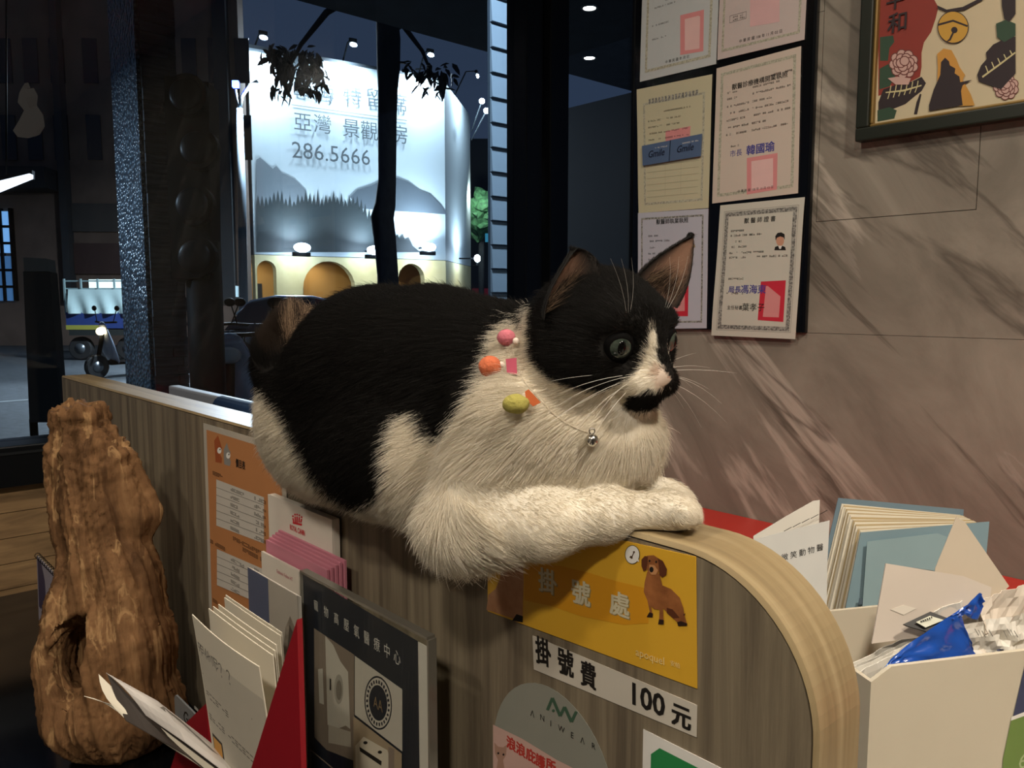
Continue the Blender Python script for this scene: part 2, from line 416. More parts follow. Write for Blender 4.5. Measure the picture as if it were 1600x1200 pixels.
# ------------------------------------------------------------------ the cat
PX0, PX1, PY0, PY1, PZ = -1.774, -0.192, 0.394, 0.444, 1.149      # the counter partition the cat lies on
def build_cat():
    Wp = lambda u, v, y: on(u, v, 1, y)
    YM = 0.42                                                       # sagittal plane of the trunk
    yaw, pit, rol = math.radians(40), math.radians(19), math.radians(7)
    hf0 = math.sin(yaw) * CR - math.cos(yaw) * CF; hl0 = math.cos(yaw) * CR + math.sin(yaw) * CF
    hf = math.cos(pit) * hf0 - math.sin(pit) * CU; hu1 = math.cos(pit) * CU + math.sin(pit) * hf0
    hl = math.cos(rol) * hl0 + math.sin(rol) * hu1; hu = math.cos(rol) * hu1 - math.sin(rol) * hl0
    B = np.array([hl, hf, hu]); Hc = Wp(944, 520, 0.42)
    H = lambda l, f, u: Hc + l * hl + f * hf + u * hu
    fd = Field((-1.0, 0.24, 1.04), (-0.22, 0.58, 1.40), 0.0026)
    # trunk
    fd.chain([Wp(512, 606, .425), Wp(595, 590, .425), Wp(680, 592, .42), Wp(775, 603, .42), Wp(858, 600, .42)], [.070, .080, .073, .060, .046], .03)
    fd.ball(Wp(520, 690, .405), .060, .04); fd.ball(Wp(505, 655, .395), .058, .03)
    fd.ball(Wp(545, 708, .385), .046, .04); fd.ball(Wp(605, 712, .378), .054, .04); fd.ball(Wp(680, 730, .375), .05, .04)
    fd.ball(Wp(600, 700, .47), .055, .04); fd.ball(Wp(520, 680, .46), .055, .04)
    # chest, shoulder, near fore leg folded along the top
    fd.ball(Wp(945, 682, .425), (.040, .042, .046), .03); fd.ball(Wp(850, 705, .405), .048, .03)
    fd.cone(Wp(800, 670, .372), Wp(724, 815, .340), .043, .027, .03)
    fd.chain([Wp(724, 820, .340), Wp(850, 822, .362), Wp(950, 806, .392), Wp(1035, 799, .416)], [.0265, .0195, .0140, .0130], .014)
    fd.ball(Wp(1053, 799, .419), (.018, .0145, .0122), .008)
    for dy, du in ((-.0115, -6), (-.004, 4), (.004, 6), (.0115, 0)): fd.ball(Wp(1070 + du, 805, .419 + dy), (.0085, .0055, .0075), .003)
    # far fore leg
    fd.chain([Wp(905, 770, .445), Wp(975, 764, .455), Wp(1035, 778, .455)], [.024, .0155, .0135], .016)
    fd.ball(Wp(1052, 783, .455), (.016, .0135, .0115), .008)
    # bob tail held up against the rump
    fd.chain([Wp(495, 610, .39), Wp(455, 560, .378), Wp(462, 515, .374)], [.040, .034, .022], .016)
    # head
    fd.cone(H(0, -.03, -.03), H(0, -.005, -.012), .046, .040, .02)
    fd.ball(H(0, -.004, .004), (.045, .046, .039), .02, B)
    for s in (-1, 1):
        fd.ball(H(.027 * s, .006, -.015), (.0235, .026, .022), .02, B)
        fd.ball(H(.0105 * s, .0475, -.0195), (.0125, .0125, .0102), .008, B)
        fd.ball(H(.021 * s, .026, .0165), (.012, .012, .008), .012, B)
    fd.cone(H(0, .030, .016), H(0, .0545, -.0105), .0135, .0072, .012)
    fd.ball(H(0, .0425, -.0310), (.0115, .0115, .0090), .01, B)
    for s in (-1, 1):
        fd.ball(H(.0228 * s, .0425, .004), .0085, .006, B, cut=True)
    fd.cutbox((PX0, PY0 - .0005, 0.9), (PX1, PY1 + .0005, PZ + .0005))
    V, F = fd.surface(6)
    # keep the one connected body
    par = np.arange(len(V))
    E = np.concatenate([F[:, [0, 1]], F[:, [1, 2]], F[:, [2, 3]]])
    while True:
        m = np.minimum(par[E[:, 0]], par[E[:, 1]]); p2 = par.copy()
        np.minimum.at(p2, E[:, 0], m); np.minimum.at(p2, E[:, 1], m); p2 = p2[p2]
        if (p2 == par).all(): break
        par = p2
    root = np.bincount(par).argmax(); keep = par == root; mp = np.cumsum(keep) - 1
    F = mp[F[keep[F].all(1)]]; V = V[keep]
    N = vnormals(V, F)
    # ---- coat pattern, drawn as regions on the near side and mirrored to the far side
    c1 = lambda L: [(380 + x / 2, 360 + y / 2) for x, y in L]; c2 = lambda L: [(780 + x / 4, 360 + y / 4) for x, y in L]
    BODY = c1([(-40, 150), (-40, 470), (60, 500), (120, 560), (160, 640), (195, 720), (230, 780), (280, 830), (340, 868), (390, 860), (430, 830), (452, 780), (450, 700), (468, 640), (492, 585), (520, 560), (545, 565), (570, 610), (605, 650), (640, 625), (668, 575), (720, 512), (760, 455), (775, 420), (780, 360), (800, 310), (838, 285), (845, 200), (700, 60), (300, 60)])
    FACE = c2([(205, 560), (203, 640), (213, 740), (240, 830), (300, 900), (400, 960), (520, 990), (640, 1000), (720, 985), (790, 940), (840, 900), (885, 870), (905, 790), (938, 700), (950, 600), (960, 590), (978, 650), (990, 720), (990, 800), (1025, 865), (1075, 925), (1110, 930), (1150, 860), (1300, 800), (1300, -100), (300, -100), (90, 300), (70, 540), (160, 620), (180, 500), (230, 470)])
    LIP = c2([(925, 985), (990, 990), (1055, 962), (1090, 915), (1190, 890), (1190, 1030), (1060, 1088), (1010, 1100), (960, 1112), (880, 1132), (820, 1132), (775, 1098), (840, 1030), (905, 1012)])
    EARW = c1([(415, 505), (395, 420), (400, 360), (430, 330)])
    def coat(P, Nn, jit=0.0):
        """0 = white, 1 = black per point; far side mirrors the near side"""
        loc = (P - Hc) @ B.T; ishead = (np.linalg.norm(loc * [1, 1, .9], axis=1) < .068) & (loc[:, 1] > -.045)
        away = ((CAM - P) * Nn).sum(1) < 0
        Q = P.copy()
        Q[away & ~ishead, 1] = 2 * YM - Q[away & ~ishead, 1]
        lm = loc.copy(); lm[:, 0] = -lm[:, 0]; hm = Hc + lm @ B; Q[away & ishead] = hm[away & ishead]
        p = proj(Q)
        if jit: p = p + rng.normal(0, jit, p.shape) * np.where(ishead, .35, 1.0)[:, None]
        k = in_poly(p, FACE) | in_poly(p, LIP)
        k = np.where(ishead, k, in_poly(p, BODY) | (in_poly(p, FACE) & (p[:, 1] < 500)))
        return k.astype(float), ishead, loc, p
    WHITE = np.array([.76, .70, .585]); BLACK = np.array([.011, .0098, .0086]); PINK = np.array([.62, .40, .31])
    def colours(P, Nn, jit=0.0):
        k, ishead, loc, p = coat(P, Nn, jit)
        c = WHITE * (1 - k[:, None]) + BLACK * k[:, None]
        nose = ishead & (np.linalg.norm((loc - [0, .058, -.0115]) / [.010, .010, .0085], axis=1) < 1) & (k < .5)
        c[nose] = .55 * WHITE + .45 * PINK
        tail = (np.linalg.norm(P - Wp(462, 518, .374), axis=1) < .040)
        st = tail & (np.sin(p[:, 0] * .28 + .6 * np.sin(p[:, 1] * .05)) > .35) & (p[:, 1] > 478) & (p[:, 1] < 548) & (p[:, 0] > 440)
        c[tail & ~st] = np.array([.035, .024, .017]); c[st] = np.array([.42, .29, .19])
        return c, k, ishead, loc, p
    C, kk, ishead, loc, pp = colours(V, N)
    # ---- ears: thin curved shells growing out of the skull, in the same mesh
    EV, EF, EC, ear_geo = [], [], [], []
    def ear(A, Bp, T, back, depth, tipw):
        A, Bp, T, back = (np.asarray(q, float) for q in (A, Bp, T, back)); back = back / np.linalg.norm(back)
        ns, nn = 12, 16; n0 = len(EV)
        def pt(s, t):
            wdt = (1 - t) ** .8 * (1 - tipw) + tipw * max(0, 1 - t ** 3) ** .6
            mid = (A + Bp) / 2 * (1 - t) + T * t; half = (Bp - A) / 2 * wdt * (1 + .22 * math.sin(math.pi * t))
            return mid + half * (2 * s - 1) + back * depth * (1 - (2 * s - 1) ** 2) * (1 - .75 * t)
        for side, off in ((0, -.0009), (1, .0012)):
            for j in range(nn + 1):
                for i in range(ns + 1):
                    s, t = i / ns, j / nn
                    edge = min(s, 1 - s, (1 - t) * 1.4)
                    EV.append(pt(s, t) + back * off * min(1, .25 + edge * 6))
                    if side == 0:
                        f = min(1, edge * 7) * min(1, .4 + t)
                        f *= min(1, max(0, (s - .12) * 3.0)); EC.append(np.array([.13, .070, .045]) * f + np.array([.014, .011, .009]) * (1 - f))
                    else: EC.append(BLACK)
        L = (nn + 1) * (ns + 1); g = lambda i, j, k: n0 + k * L + j * (ns + 1) + i
        flip = np.cross(Bp - A, T - A) @ back > 0
        def add(q): EF.append(q[::-1] if flip else q)
        for j in range(nn):
            for i in range(ns):
                add((g(i, j, 0), g(i + 1, j, 0), g(i + 1, j + 1, 0), g(i, j + 1, 0))); add((g(i, j, 1), g(i, j + 1, 1), g(i + 1, j + 1, 1), g(i + 1, j, 1)))
            add((g(0, j, 0), g(0, j + 1, 0), g(0, j + 1, 1), g(0, j, 1))); add((g(ns, j, 1), g(ns, j + 1, 1), g(ns, j + 1, 0), g(ns, j, 0)))
        for i in range(ns): add((g(i, nn, 0), g(i + 1, nn, 0), g(i + 1, nn, 1), g(i, nn, 1)))
        ear_geo.append((pt, back))
    ear(at(936, 446, .530), at(850, 500, .520), at(902, 389, .532), CF * .70 - CR * .60 + CU * .12, .016, .36)
    ear(at(988, 440, .580), at(1058, 482, .570), at(1083, 369, .592), CF * .85 - CR * .45 + CU * .25, .012, .10)
    nb = len(V)
    allV = np.concatenate([V, np.array(EV)]); allF = [tuple(f) for f in F.tolist()] + [tuple(int(i) + nb for i in f) for f in EF]
    allC = np.concatenate([C, np.array(EC)])
    m, n, l, b = nt('cat_coat'); b.inputs['Roughness'].default_value = .85; b.inputs['Specular IOR Level'].default_value = .15
    a = n.new('ShaderNodeAttribute'); a.attribute_name = 'coat'
    nz = n.new('ShaderNodeTexNoise'); nz.inputs['Scale'].default_value = 400
    bp = n.new('ShaderNodeBump'); bp.inputs['Strength'].default_value = .25; bp.inputs['Distance'].default_value = .001
    l.new(a.outputs['Color'], b.inputs['Base Color']); l.new(nz.outputs[0], bp.inputs['Height']); l.new(bp.outputs[0], b.inputs['Normal'])
    cat = mesh('cat', allV, allF, m, label='black and white cat lying along the top edge of the wooden counter partition', cat='cat', smooth=True)
    at_ = cat.data.attributes.new('coat', 'FLOAT_COLOR', 'POINT')
    at_.data.foreach_set('color', np.concatenate([allC, np.ones((len(allC), 1))], 1).astype(np.float32).ravel())
    # ---- eyes
    iris = ramp_mat('cat_iris', [(.35, '#232a25'), (.65, '#424c43')], .12, nscale=120, spec=.5, coat=.2); pup = mat('cat_pupil', '#030303', .15, spec=.3); 
    rim = mat('cat_eyelid', '#060505', .8, spec=.1)
    for s in (-1, 1):
        c = H(.0212 * s, .0318, .0035); out = hf * .90 + hl * .40 * s + hu * .04; out /= np.linalg.norm(out)
        e = sphere('eye', c, .0118, iris, cat, 28, 18)
        side = np.cross(out, hu); side /= np.linalg.norm(side); up = np.cross(side, out)
        sphere('pupil', c + out * .0090, (.0041, .0056, .0034), pup, e, 16, 10, basis=[side, up, out])
        # lids: a dark almond-cut hood lying over the eyeball
        v, f = [], []; nk = 28
        for j, (rr, rad) in enumerate(((0.74, .0119), (.80, .0123), (1.15, .0124), (2.2, .0122), (9.0, .0120))):
            for k in range(nk):
                th = 2 * math.pi * k / nk
                q = out + (side * 1.06 * math.cos(th) + up * (.92 + (.06 if math.sin(th) < 0 else -.10)) * math.sin(th)) * rr; q /= np.linalg.norm(q); v.append(c + q * rad)
        for j in range(4):
            for k in range(nk): f.append((j * nk + k, j * nk + (k + 1) % nk, (j + 1) * nk + (k + 1) % nk, (j + 1) * nk + k))
        mesh('eyelid', v, f, rim, e, smooth=True)
    # ---- nose leather
    sphere('nose', H(0, .0600, -.0120), (.0042, .0026, .0028), mat('cat_nose', '#bb9886', .45, var=.1, scale=200), cat, 14, 8, basis=B)
    # ---- whiskers
    wm = mat('whisker', '#f4efe4', .4); parts = []
    for s in (-1, 1):
        for i in range(9):
            r0 = H(.0135 * s, .047 - .004 * (i % 3), -.014 - .0032 * (i // 3) - .001 * (i % 3))
            L = .055 + .02 * rng.random(); up0 = .10 - .16 * (i // 3) + rng.normal(0, .05)
            d = hl * s * (.9) + hf * (.20 - .22 * (i % 3)) + hu * up0
            sag = -np.array([0, 0, 1]) * .006 * (1 + i // 3)
            parts.append(tube_vf([r0 + d * L * t + sag * t * t * (1 + .5 * (i % 2)) for t in np.linspace(0, 1, 7)], [.00014 * (1 - .8 * t) for t in np.linspace(0, 1, 7)], 5))
    for s in (-1, 1):
        for i in range(3):
            r0 = H(.016 * s, .034, .0175); d = hu * (1.0) + hl * s * (.05 + .22 * i) + hf * .25
            parts.append(tube_vf([r0 + d * .042 * t - hf * .014 * t * t for t in np.linspace(0, 1, 6)], [.00008 * (1 - .8 * t) for t in np.linspace(0, 1, 6)], 5))
    v, f = merge(parts); mesh('whiskers', v, f, wm, cat, label='long white whiskers', kind='stuff')
    # ---- fur: one strand object, rooted all over the body
    tri = np.concatenate([F[:, [0, 1, 2]], F[:, [0, 2, 3]]])
    ar = np.linalg.norm(np.cross(V[tri[:, 1]] - V[tri[:, 0]], V[tri[:, 2]] - V[tri[:, 0]]), axis=1) / 2
    cen = V[tri].mean(1); hd = np.linalg.norm(cen - Hc, axis=1) < .07
    hidden = (cen[:, 1] > PY0 - .004) & (cen[:, 1] < PY1 + .004) & (cen[:, 2] < PZ + .004)
    wgt = ar * np.where(hd, 2.2, 1.0) * np.where(hidden, 0, 1); NH = 380000
    pick = rng.choice(len(tri), NH, p=wgt / wgt.sum()); r1 = np.sqrt(rng.random(NH)); r2 = rng.random(NH)
    bw = np.stack([1 - r1, r1 * (1 - r2), r1 * r2], 1)
    P = (V[tri[pick]] * bw[..., None]).sum(1); Nn = (N[tri[pick]] * bw[..., None]).sum(1); Nn /= np.linalg.norm(Nn, axis=1, keepdims=True)
    hc_, k_, head_, loc_, px_ = colours(P, Nn, 5.0)
    eye_d = np.minimum(*[np.linalg.norm(P - H(.0212 * s, .0318, .0035), axis=1) for s in (-1, 1)])
    ok = (eye_d > .0128) & ~((np.linalg.norm((loc_ - [0, .0605, -.0125]) / [.0065, .006, .005], axis=1) < 1))
    P, Nn, hc_, head_, loc_, px_ = P[ok], Nn[ok], hc_[ok], head_[ok], loc_[ok], px_[ok]; n_ = len(P)
    # growth direction: away from the nose, down the flanks, along the legs to the paws
    nose = H(0, .062, -.01); flow = P - nose; flow /= np.linalg.norm(flow, axis=1, keepdims=True)
    dist = np.linalg.norm(P - nose, axis=1)
    flow = flow + np.array([-.25, 0, -.55]) * np.clip((dist - .06) / .1, 0, 1)[:, None]
    leg = (P[:, 2] < 1.184) & (P[:, 0] > -.46) & (P[:, 1] < .48); paw = np.clip((P[:, 0] + .445) / .045, 0, 1) * leg
    flow = flow * (1 - paw[:, None]) + np.array([1.0, .2, -.25]) * paw[:, None]
    tl = np.linalg.norm(P - Wp(460, 530, .376), axis=1) < .045
    flow[tl] = np.array([-.15, -.05, .9])
    tg = flow - Nn * (flow * Nn).sum(1, keepdims=True); tg /= (np.linalg.norm(tg, axis=1, keepdims=True) + 1e-9)
    # clumps
    cl = np.floor(P / .0085).astype(int); hsh = np.abs(np.sin(cl @ np.array([12.9898, 78.233, 37.719])) * 43758.5453) % 1
    cj = np.stack([np.sin(hsh * 40), np.sin(hsh * 71 + 1), np.sin(hsh * 113 + 2)], 1)
    lift = np.where(head_, .30, .34) + .10 * hsh
    Lh = np.where(head_, .0055 + .006 * np.clip((.055 - loc_[:, 1]) / .09, 0, 1), .0145) * (.7 + .5 * rng.random(n_))
    Lh = np.where(paw > .5, .0055 * (.7 + .5 * rng.random(n_)), Lh); Lh = np.where(tl, .019 * (.6 + .6 * rng.random(n_)), Lh)
    elbow = np.linalg.norm(P - Wp(700, 840, .335), axis=1) < .05; Lh = np.where(elbow, .019 * (.7 + .5 * rng.random(n_)), Lh)
    d0 = Nn * lift[:, None] + tg + rng.normal(0, .13, (n_, 3)) + cj * .07; d0 /= np.linalg.norm(d0, axis=1, keepdims=True)
    stray = rng.random(n_) < .03; d0[stray] += Nn[stray] * .5
    d1 = tg * .9 + Nn * .06 + np.array([0, 0, -.18]) + rng.normal(0, .10, (n_, 3)); d1 /= np.linalg.norm(d1, axis=1, keepdims=True)
    K = 5; pts = np.zeros((n_, K, 3)); q = P - Nn * .0006
    for j in range(K):
        pts[:, j] = q; tt = j / (K - 1); dd = d0 * (1 - tt) + d1 * tt; q = q + dd * (Lh / (K - 1))[:, None]
    # never through the partition
    ins = (pts[..., 1] > PY0 - .0004) & (pts[..., 1] < PY1 + .0004) & (pts[..., 2] < PZ + .0004) & (pts[..., 0] < PX1)
    top = pts[..., 2] > PZ - .012
    pts[..., 2] = np.where(ins & top, PZ + .0006, pts[..., 2]); pts[..., 1] = np.where(ins & ~top & (pts[..., 1] < .42), PY0 - .0006, pts[..., 1])
    # short fur on the ear backs and rims, pale tufts at the ear openings
    xp, xc, xr = [], [], []
    for pt, back in ear_geo:
        for _ in range(5200):
            s_, t_ = rng.random(), rng.random() ** 1.2; p = pt(s_, t_); up_ = pt(s_, min(1, t_ + .05)) - p; up_ /= np.linalg.norm(up_) + 1e-9
            inner = rng.random() < .28
            if inner and not (s_ < .10 or s_ > .90 or t_ > .93): continue
            d = up_ * .9 + back * (-.15 if inner else .35) + rng.normal(0, .15, 3); L_ = .0035
            xp.append([p + back * (-.0006 if inner else .0012) + d * L_ * q for q in np.linspace(0, 1, K)]); xc.append(BLACK * 1.2); xr.append(.00009)
        for _ in range(420):
            s_ = .30 + .62 * rng.random(); t_ = .04 + .22 * rng.random(); p = pt(s_, t_); tipd = pt(.45, .62) - p; d = tipd / np.linalg.norm(tipd) * .8 - back * .5 + rng.normal(0, .18, 3)
            L_ = .010 + .012 * rng.random(); xp.append([p - back * .001 + d * L_ * q for q in np.linspace(0, 1, K)])
            xc.append(np.array([.32, .22, .14]) if rng.random() < .35 else np.array([.03, .02, .015])); xr.append(.00007)
    ne = len(xp); pts = np.concatenate([pts, np.array(xp)]); hc_ = np.concatenate([hc_, np.array(xc)]); n_ += ne
    cv = bpy.data.hair_curves.new('fur'); cv.add_curves([K] * n_)
    o = bpy.data.objects.new('fur', cv); base = wloc(cat)
    cv.attributes['position'].data.foreach_set('vector', (pts - base).astype(np.float32).ravel())
    ra = cv.attributes.get('radius') or cv.attributes.new('radius', 'FLOAT', 'POINT')
    rad = np.concatenate([np.where(head_, .00009, .00012), np.array(xr)])[:, None] * np.array([1.0, .95, .8, .5, .12])
    ra.data.foreach_set('value', rad.astype(np.float32).ravel())
    shade = 1.0 + .10 * (rng.random((n_, 1)) - .5)
    ca = cv.attributes.new('coat', 'FLOAT_COLOR', 'CURVE')
    ca.data.foreach_set('color', np.concatenate([np.clip(hc_ * shade, 0, .9), np.ones((n_, 1))], 1).astype(np.float32).ravel())
    hm_, n, l, b = nt('cat_fur'); b.inputs['Roughness'].default_value = .6; b.inputs['Specular IOR Level'].default_value = .16
    a = n.new('ShaderNodeAttribute'); a.attribute_name = 'coat'; l.new(a.outputs['Color'], b.inputs['Base Color'])
    tr = n.new('ShaderNodeBsdfTranslucent'); l.new(a.outputs['Color'], tr.inputs[0]); mx = n.new('ShaderNodeMixShader'); mx.inputs[0].default_value = .35
    l.new(b.outputs[0], mx.inputs[1]); l.new(tr.outputs[0], mx.inputs[2]); l.new(mx.outputs[0], n['Material Output'].inputs[0])
    cv.materials.append(hm_); link(o, cat, base); o['kind'] = 'stuff'
    return cat, H, (hl, hf, hu), Wp
CAT, HEAD, (HL, HF, HU), WP = build_cat()
# ------------------------------------------------------------------ materials shared by the room
M_frame = mat('dark_aluminium', '#14171b', .35, .6, scale=12)
M_glass = glass_mat('window_glass', '#e4ecf2', .55)
M_black = mat('gloss_black', '#07080a', .12, scale=8, spec=.6)
M_stone = ramp_mat('stone_tile', [(.25, '#6d675c'), (.45, '#837c70'), (.60, '#938c7f'), (.80, '#a59d90')], .5, (1.2, 1, 2.6), 2.4, 12, .7, .12, .003, .62, rot=(0, math.radians(-48), 0),
                   veins=[('#c2b9ab', (.7, 1, 3.6), .56, .026, .7), ('#4f473e', (.6, 1, 3.0), .43, .014, .7), ('#aca398', (1.1, 1, 7), .60, .02, .35)])
M_grout = mat('grout', '#5a554e', .9)
M_lam = ramp_mat('grey_oak_laminate', [(.25, '#4d4438'), (.42, '#6a5f4f'), (.55, '#857964'), (.75, '#9f927b')], .5, (38, 38, 1.1), 1.0, 9, .5, .12, .0008, .7)
M_edge = ramp_mat('pale_wood_edging', [(.25, '#74634a'), (.5, '#927f5d'), (.75, '#ae9c79')], .42, (3.0, 55, 3.0), 1.0, 7, .8, .05, .0006)
M_plank = ramp_mat('warm_wood_plank', [(.25, '#5a4630'), (.5, '#866b4a'), (.75, '#a5885f')], .5, (1, 3.5, 26), 1.3, 8, .6, .1)
M_plaster = mat('white_ceiling', '#d9d4ca', .9, scale=5)
M_floor = ramp_mat('grey_floor', [(.3, '#6a655e'), (.7, '#8b867d')], .4, nscale=6)
XW = -1.85                                                  # inner face of the shop window
YW = 1.48                                                   # inner face of the right wall

# ------------------------------------------------------------------ room shell
box('floor', (XW, 3.6, -3.0, 3.2, -0.05, 0), M_floor, kind='structure')
box('ceiling', (XW, 3.6, -3.0, 3.2, CEIL, CEIL + .1), M_plaster, kind='structure')
box('wall_back', (3.6, 3.7, -3.0, 3.2, 0, CEIL), mat('back_wall', '#a69c8e', .8, scale=3), kind='structure')
box('wall_left', (XW, 3.6, -3.1, -3.0, 0, CEIL), mat('back_wall', '#a69c8e'), kind='structure')
box('wall_niche', (XW, -1.1, 3.2, 3.3, 0, CEIL), mat('niche_wall', '#1b1c1e', .6), kind='structure')
wr = box('wall_right', (-1.225, 3.6, YW + .012, YW + .16, 0, CEIL), M_grout, kind='structure')
# stone tiles, each its own slab; one narrow cover tile beside the picture frame
rows = [(0.0, .632), (.632, 1.2345), (1.2345, 1.837), (1.837, 2.44), (2.44, CEIL)]
cols = [-1.225, -.03, 1.17, 2.37, 3.6]; g = .0004
for (z0, z1) in rows:
    for i in range(4):
        x0, x1 = cols[i], cols[i + 1]
        if z0 in (1.2345, 1.837) and i == 0:                 # leave the opening of the cover tile
            cx0, cx1, cz0 = -.770, -.489, 1.4475
            if z0 == 1.2345: pcs = [(x0, cx0, z0, z1), (cx1, x1, z0, z1), (cx0, cx1, z0, cz0)]
            else: pcs = [(x0, cx0, z0, z1), (cx1, x1, z0, z1)]
            for a, b, c, d in pcs:
                gx0 = 0 if b == cx0 and False else g
                box('tile', (a + (g if a == x0 else .0), b - (g if b == x1 else .0), YW, YW + .012, c + (g if c == z0 else 0), d - (g if d == z1 else 0)), M_stone, wr)
            if z0 == 1.2345: box('tile', (cx0 + .0012, cx1 - .0012, YW - .0004, YW + .012, cz0 + .0012, 2.438), M_stone, wr, label='narrow stone cover tile')
        else: box('tile', (x0 + g, x1 - g, YW, YW + .012, z0 + g, z1 - g), M_stone, wr)

# window wall: planked parapet, dark frame, panes
wf = box('wall_front', (XW - .10, XW, -3.0, 3.2, 0, .93), mat('parapet_core', '#15130f', .8), kind='structure')
for i in range(6):
    z0 = .615 + i * .052
    for (y0, y1) in ((-3.0, -1.2), (-1.2, .55), (.55, 2.2), (2.2, 3.2)):
        box('plank', (XW, XW + .012, y0 + .001, y1 - .001, z0 + .0008, z0 + .0512), M_plank, wf)
box('trim_1', (XW, XW + .02, -3.0, 3.2, 0, .605), mat('black_skirting', '#0a0b0c', .4), kind='structure')
wn = box('window_1', (XW - .08, XW + .035, -3.0, 3.2, .93, 1.012), M_frame, kind='structure', bevel=.003)
def mull(name, y0, y1, x0=XW - .07, x1=XW + .02): return box(name, (x0, x1, y0, y1, 1.012, CEIL), M_frame, wn, bevel=.003)
ym0 = on(822, 300, 0, XW + .02)[1]; mull('mullion', ym0, ym0 + .07); mull('mullion', ym0 + .085, ym0 + .165, XW - .05, XW + .04); mull('mullion', 3.12, 3.2); mull('mullion', -1.15, -1.09)
box('window_rail', (XW - .02, XW + .037, -3.0, 3.2, .995, 1.000), mat('brushed_rail', '#4a4f55', .3, .9), wn)
for y0, y1 in ((-3.0, -1.15), (-1.09, ym0), (ym0 + .165, 3.12)):
    box('pane', (XW - .042, XW - .036, y0, y1, 1.012, CEIL), M_glass, wn)

# ------------------------------------------------------------------ counter partition with a rounded end
R_END = .09
def outline(y, inset=0.0, n=18):
    pts = [(PX0, y, .10), (PX0, y, PZ - inset)]
    cx, cz = PX1 - R_END, PZ - R_END; r = R_END - inset
    for k in range(n + 1):
        a = math.pi / 2 * (1 - k / n); pts.append((cx + r * math.cos(a), y, cz + r * math.sin(a)))
    pts.append((PX1 - inset, y, .10)); return pts
cp = thing('counter_partition', (-1.0, .42, 0.10), 'grey oak counter partition with pale edging and a rounded right end', 'partition')
prism('core', outline(PY0 + .003, .0015), (0, PY1 - PY0 - .006, 0), mat('core_dark_seam', '#0b0907', .9), cp)  # near-black core, seen as a dark seam beside the edging
prism('face_panel', outline(PY0, .0042), (0, .0034, 0), M_lam, cp)
prism('back_panel', outline(PY1 - .0034, .0042), (0, .0034, 0), M_lam, cp)
o1 = outline(0, 0)[1:]; o0 = outline(0, .0030)[1:]; V, F = [], []
for (a, b) in zip(o1, o0):
    ya, yb = PY0 - .0002, PY1 + .0002
    V += [(a[0], ya + .0015, a[2]), (a[0], yb - .0015, a[2]), (b[0], yb, b[2]), (b[0], ya, b[2])]
for i in range(len(o1) - 1):
    for k in range(4): F.append((i * 4 + k, i * 4 + (k + 1) % 4, i * 4 + 4 + (k + 1) % 4, i * 4 + 4 + k))
F += [(0, 3, 2, 1), tuple(len(V) - 4 + k for k in range(4))]
eb = mesh('edge_band', V, F, M_edge, cp)
bm = bmesh.new(); bm.from_mesh(eb.data); bmesh.ops.recalc_face_normals(bm, faces=bm.faces); bm.to_mesh(eb.data); bm.free()

# black shelf in front of the partition, desk behind it, red worktop along the wall
tb = thing('display_table', (-1.1, 0.1, 0), 'low gloss black table in front of the counter partition', 'table')
box('table_top', (-1.80, -.10, -.25, PY0 - .003, .68, .72), M_black, tb, bevel=.002)
for x in (-1.74, -.18):
    for y in (-.20, .34): box('leg', (x - .025, x + .025, y - .025, y + .025, 0, .68), M_black, tb)
dk = thing('reception_desk', (-.8, .8, 0), 'white desk behind the counter partition', 'desk')
M_white = mat('white_laminate', '#c9c3b8', .4)
box('desk_top', (-1.75, .9, PY1 + .003, .80, .73, .755), M_white, dk, bevel=.002)
for x in (-1.70, .85): box('desk_leg', (x - .02, x + .02, PY1 + .02, .78, 0, .73), M_white, dk)
M_red = mat('red_laminate', '#cf352c', .35, var=.04)
rc = thing('red_worktop', (-.2, 1.3, 0), 'glossy red worktop running along the stone wall', 'worktop')
box('worktop', (-1.2, 1.6, .98, YW - .001, .80, .841), M_red, rc, bevel=.004)
for x in (-1.15, .2, 1.55): box('support', (x - .015, x + .015, 1.02, YW - .01, 0, .80), M_red, rc)

# ceiling downlights
for i, ((lx, ly), ls, lw) in enumerate(ROOM_LAMPS):
    side = ('above the papers and file box', 'above the cat near the shop window', 'behind the viewer near the back wall', 'behind the viewer near the shop window')[i]
    d = thing('ceiling_downlight', (lx, ly, CEIL), 'round white ceiling downlight ' + side, 'lamp', 'ceiling downlights')
    n = 28; V, F = [], []
    for k in range(n):
        c, s_ = math.cos(2 * math.pi * k / n), math.sin(2 * math.pi * k / n)
        for r_, z in ((ls / 2 + .022, CEIL), (ls / 2 + .018, CEIL - .010), (ls / 2 + .002, CEIL - .010), (ls / 2 + .002, CEIL)): V.append((lx + c * r_, ly + s_ * r_, z))
    for k in range(n):
        for j in range(3): F.append((4 * k + j, 4 * ((k + 1) % n) + j, 4 * ((k + 1) % n) + j + 1, 4 * k + j + 1))
    mesh('trim_ring', V, F, M_plaster, d, smooth=False)
    mesh('diffuser', [(lx + ls / 2 * math.cos(2 * math.pi * k / n), ly + ls / 2 * math.sin(2 * math.pi * k / n), CEIL - .003) for k in range(n)], [tuple(range(n))[::-1]],
         mat('lamp_diffuser', '#fff1dc', .5, emit='#ffe6c4', estr=6.0), d)
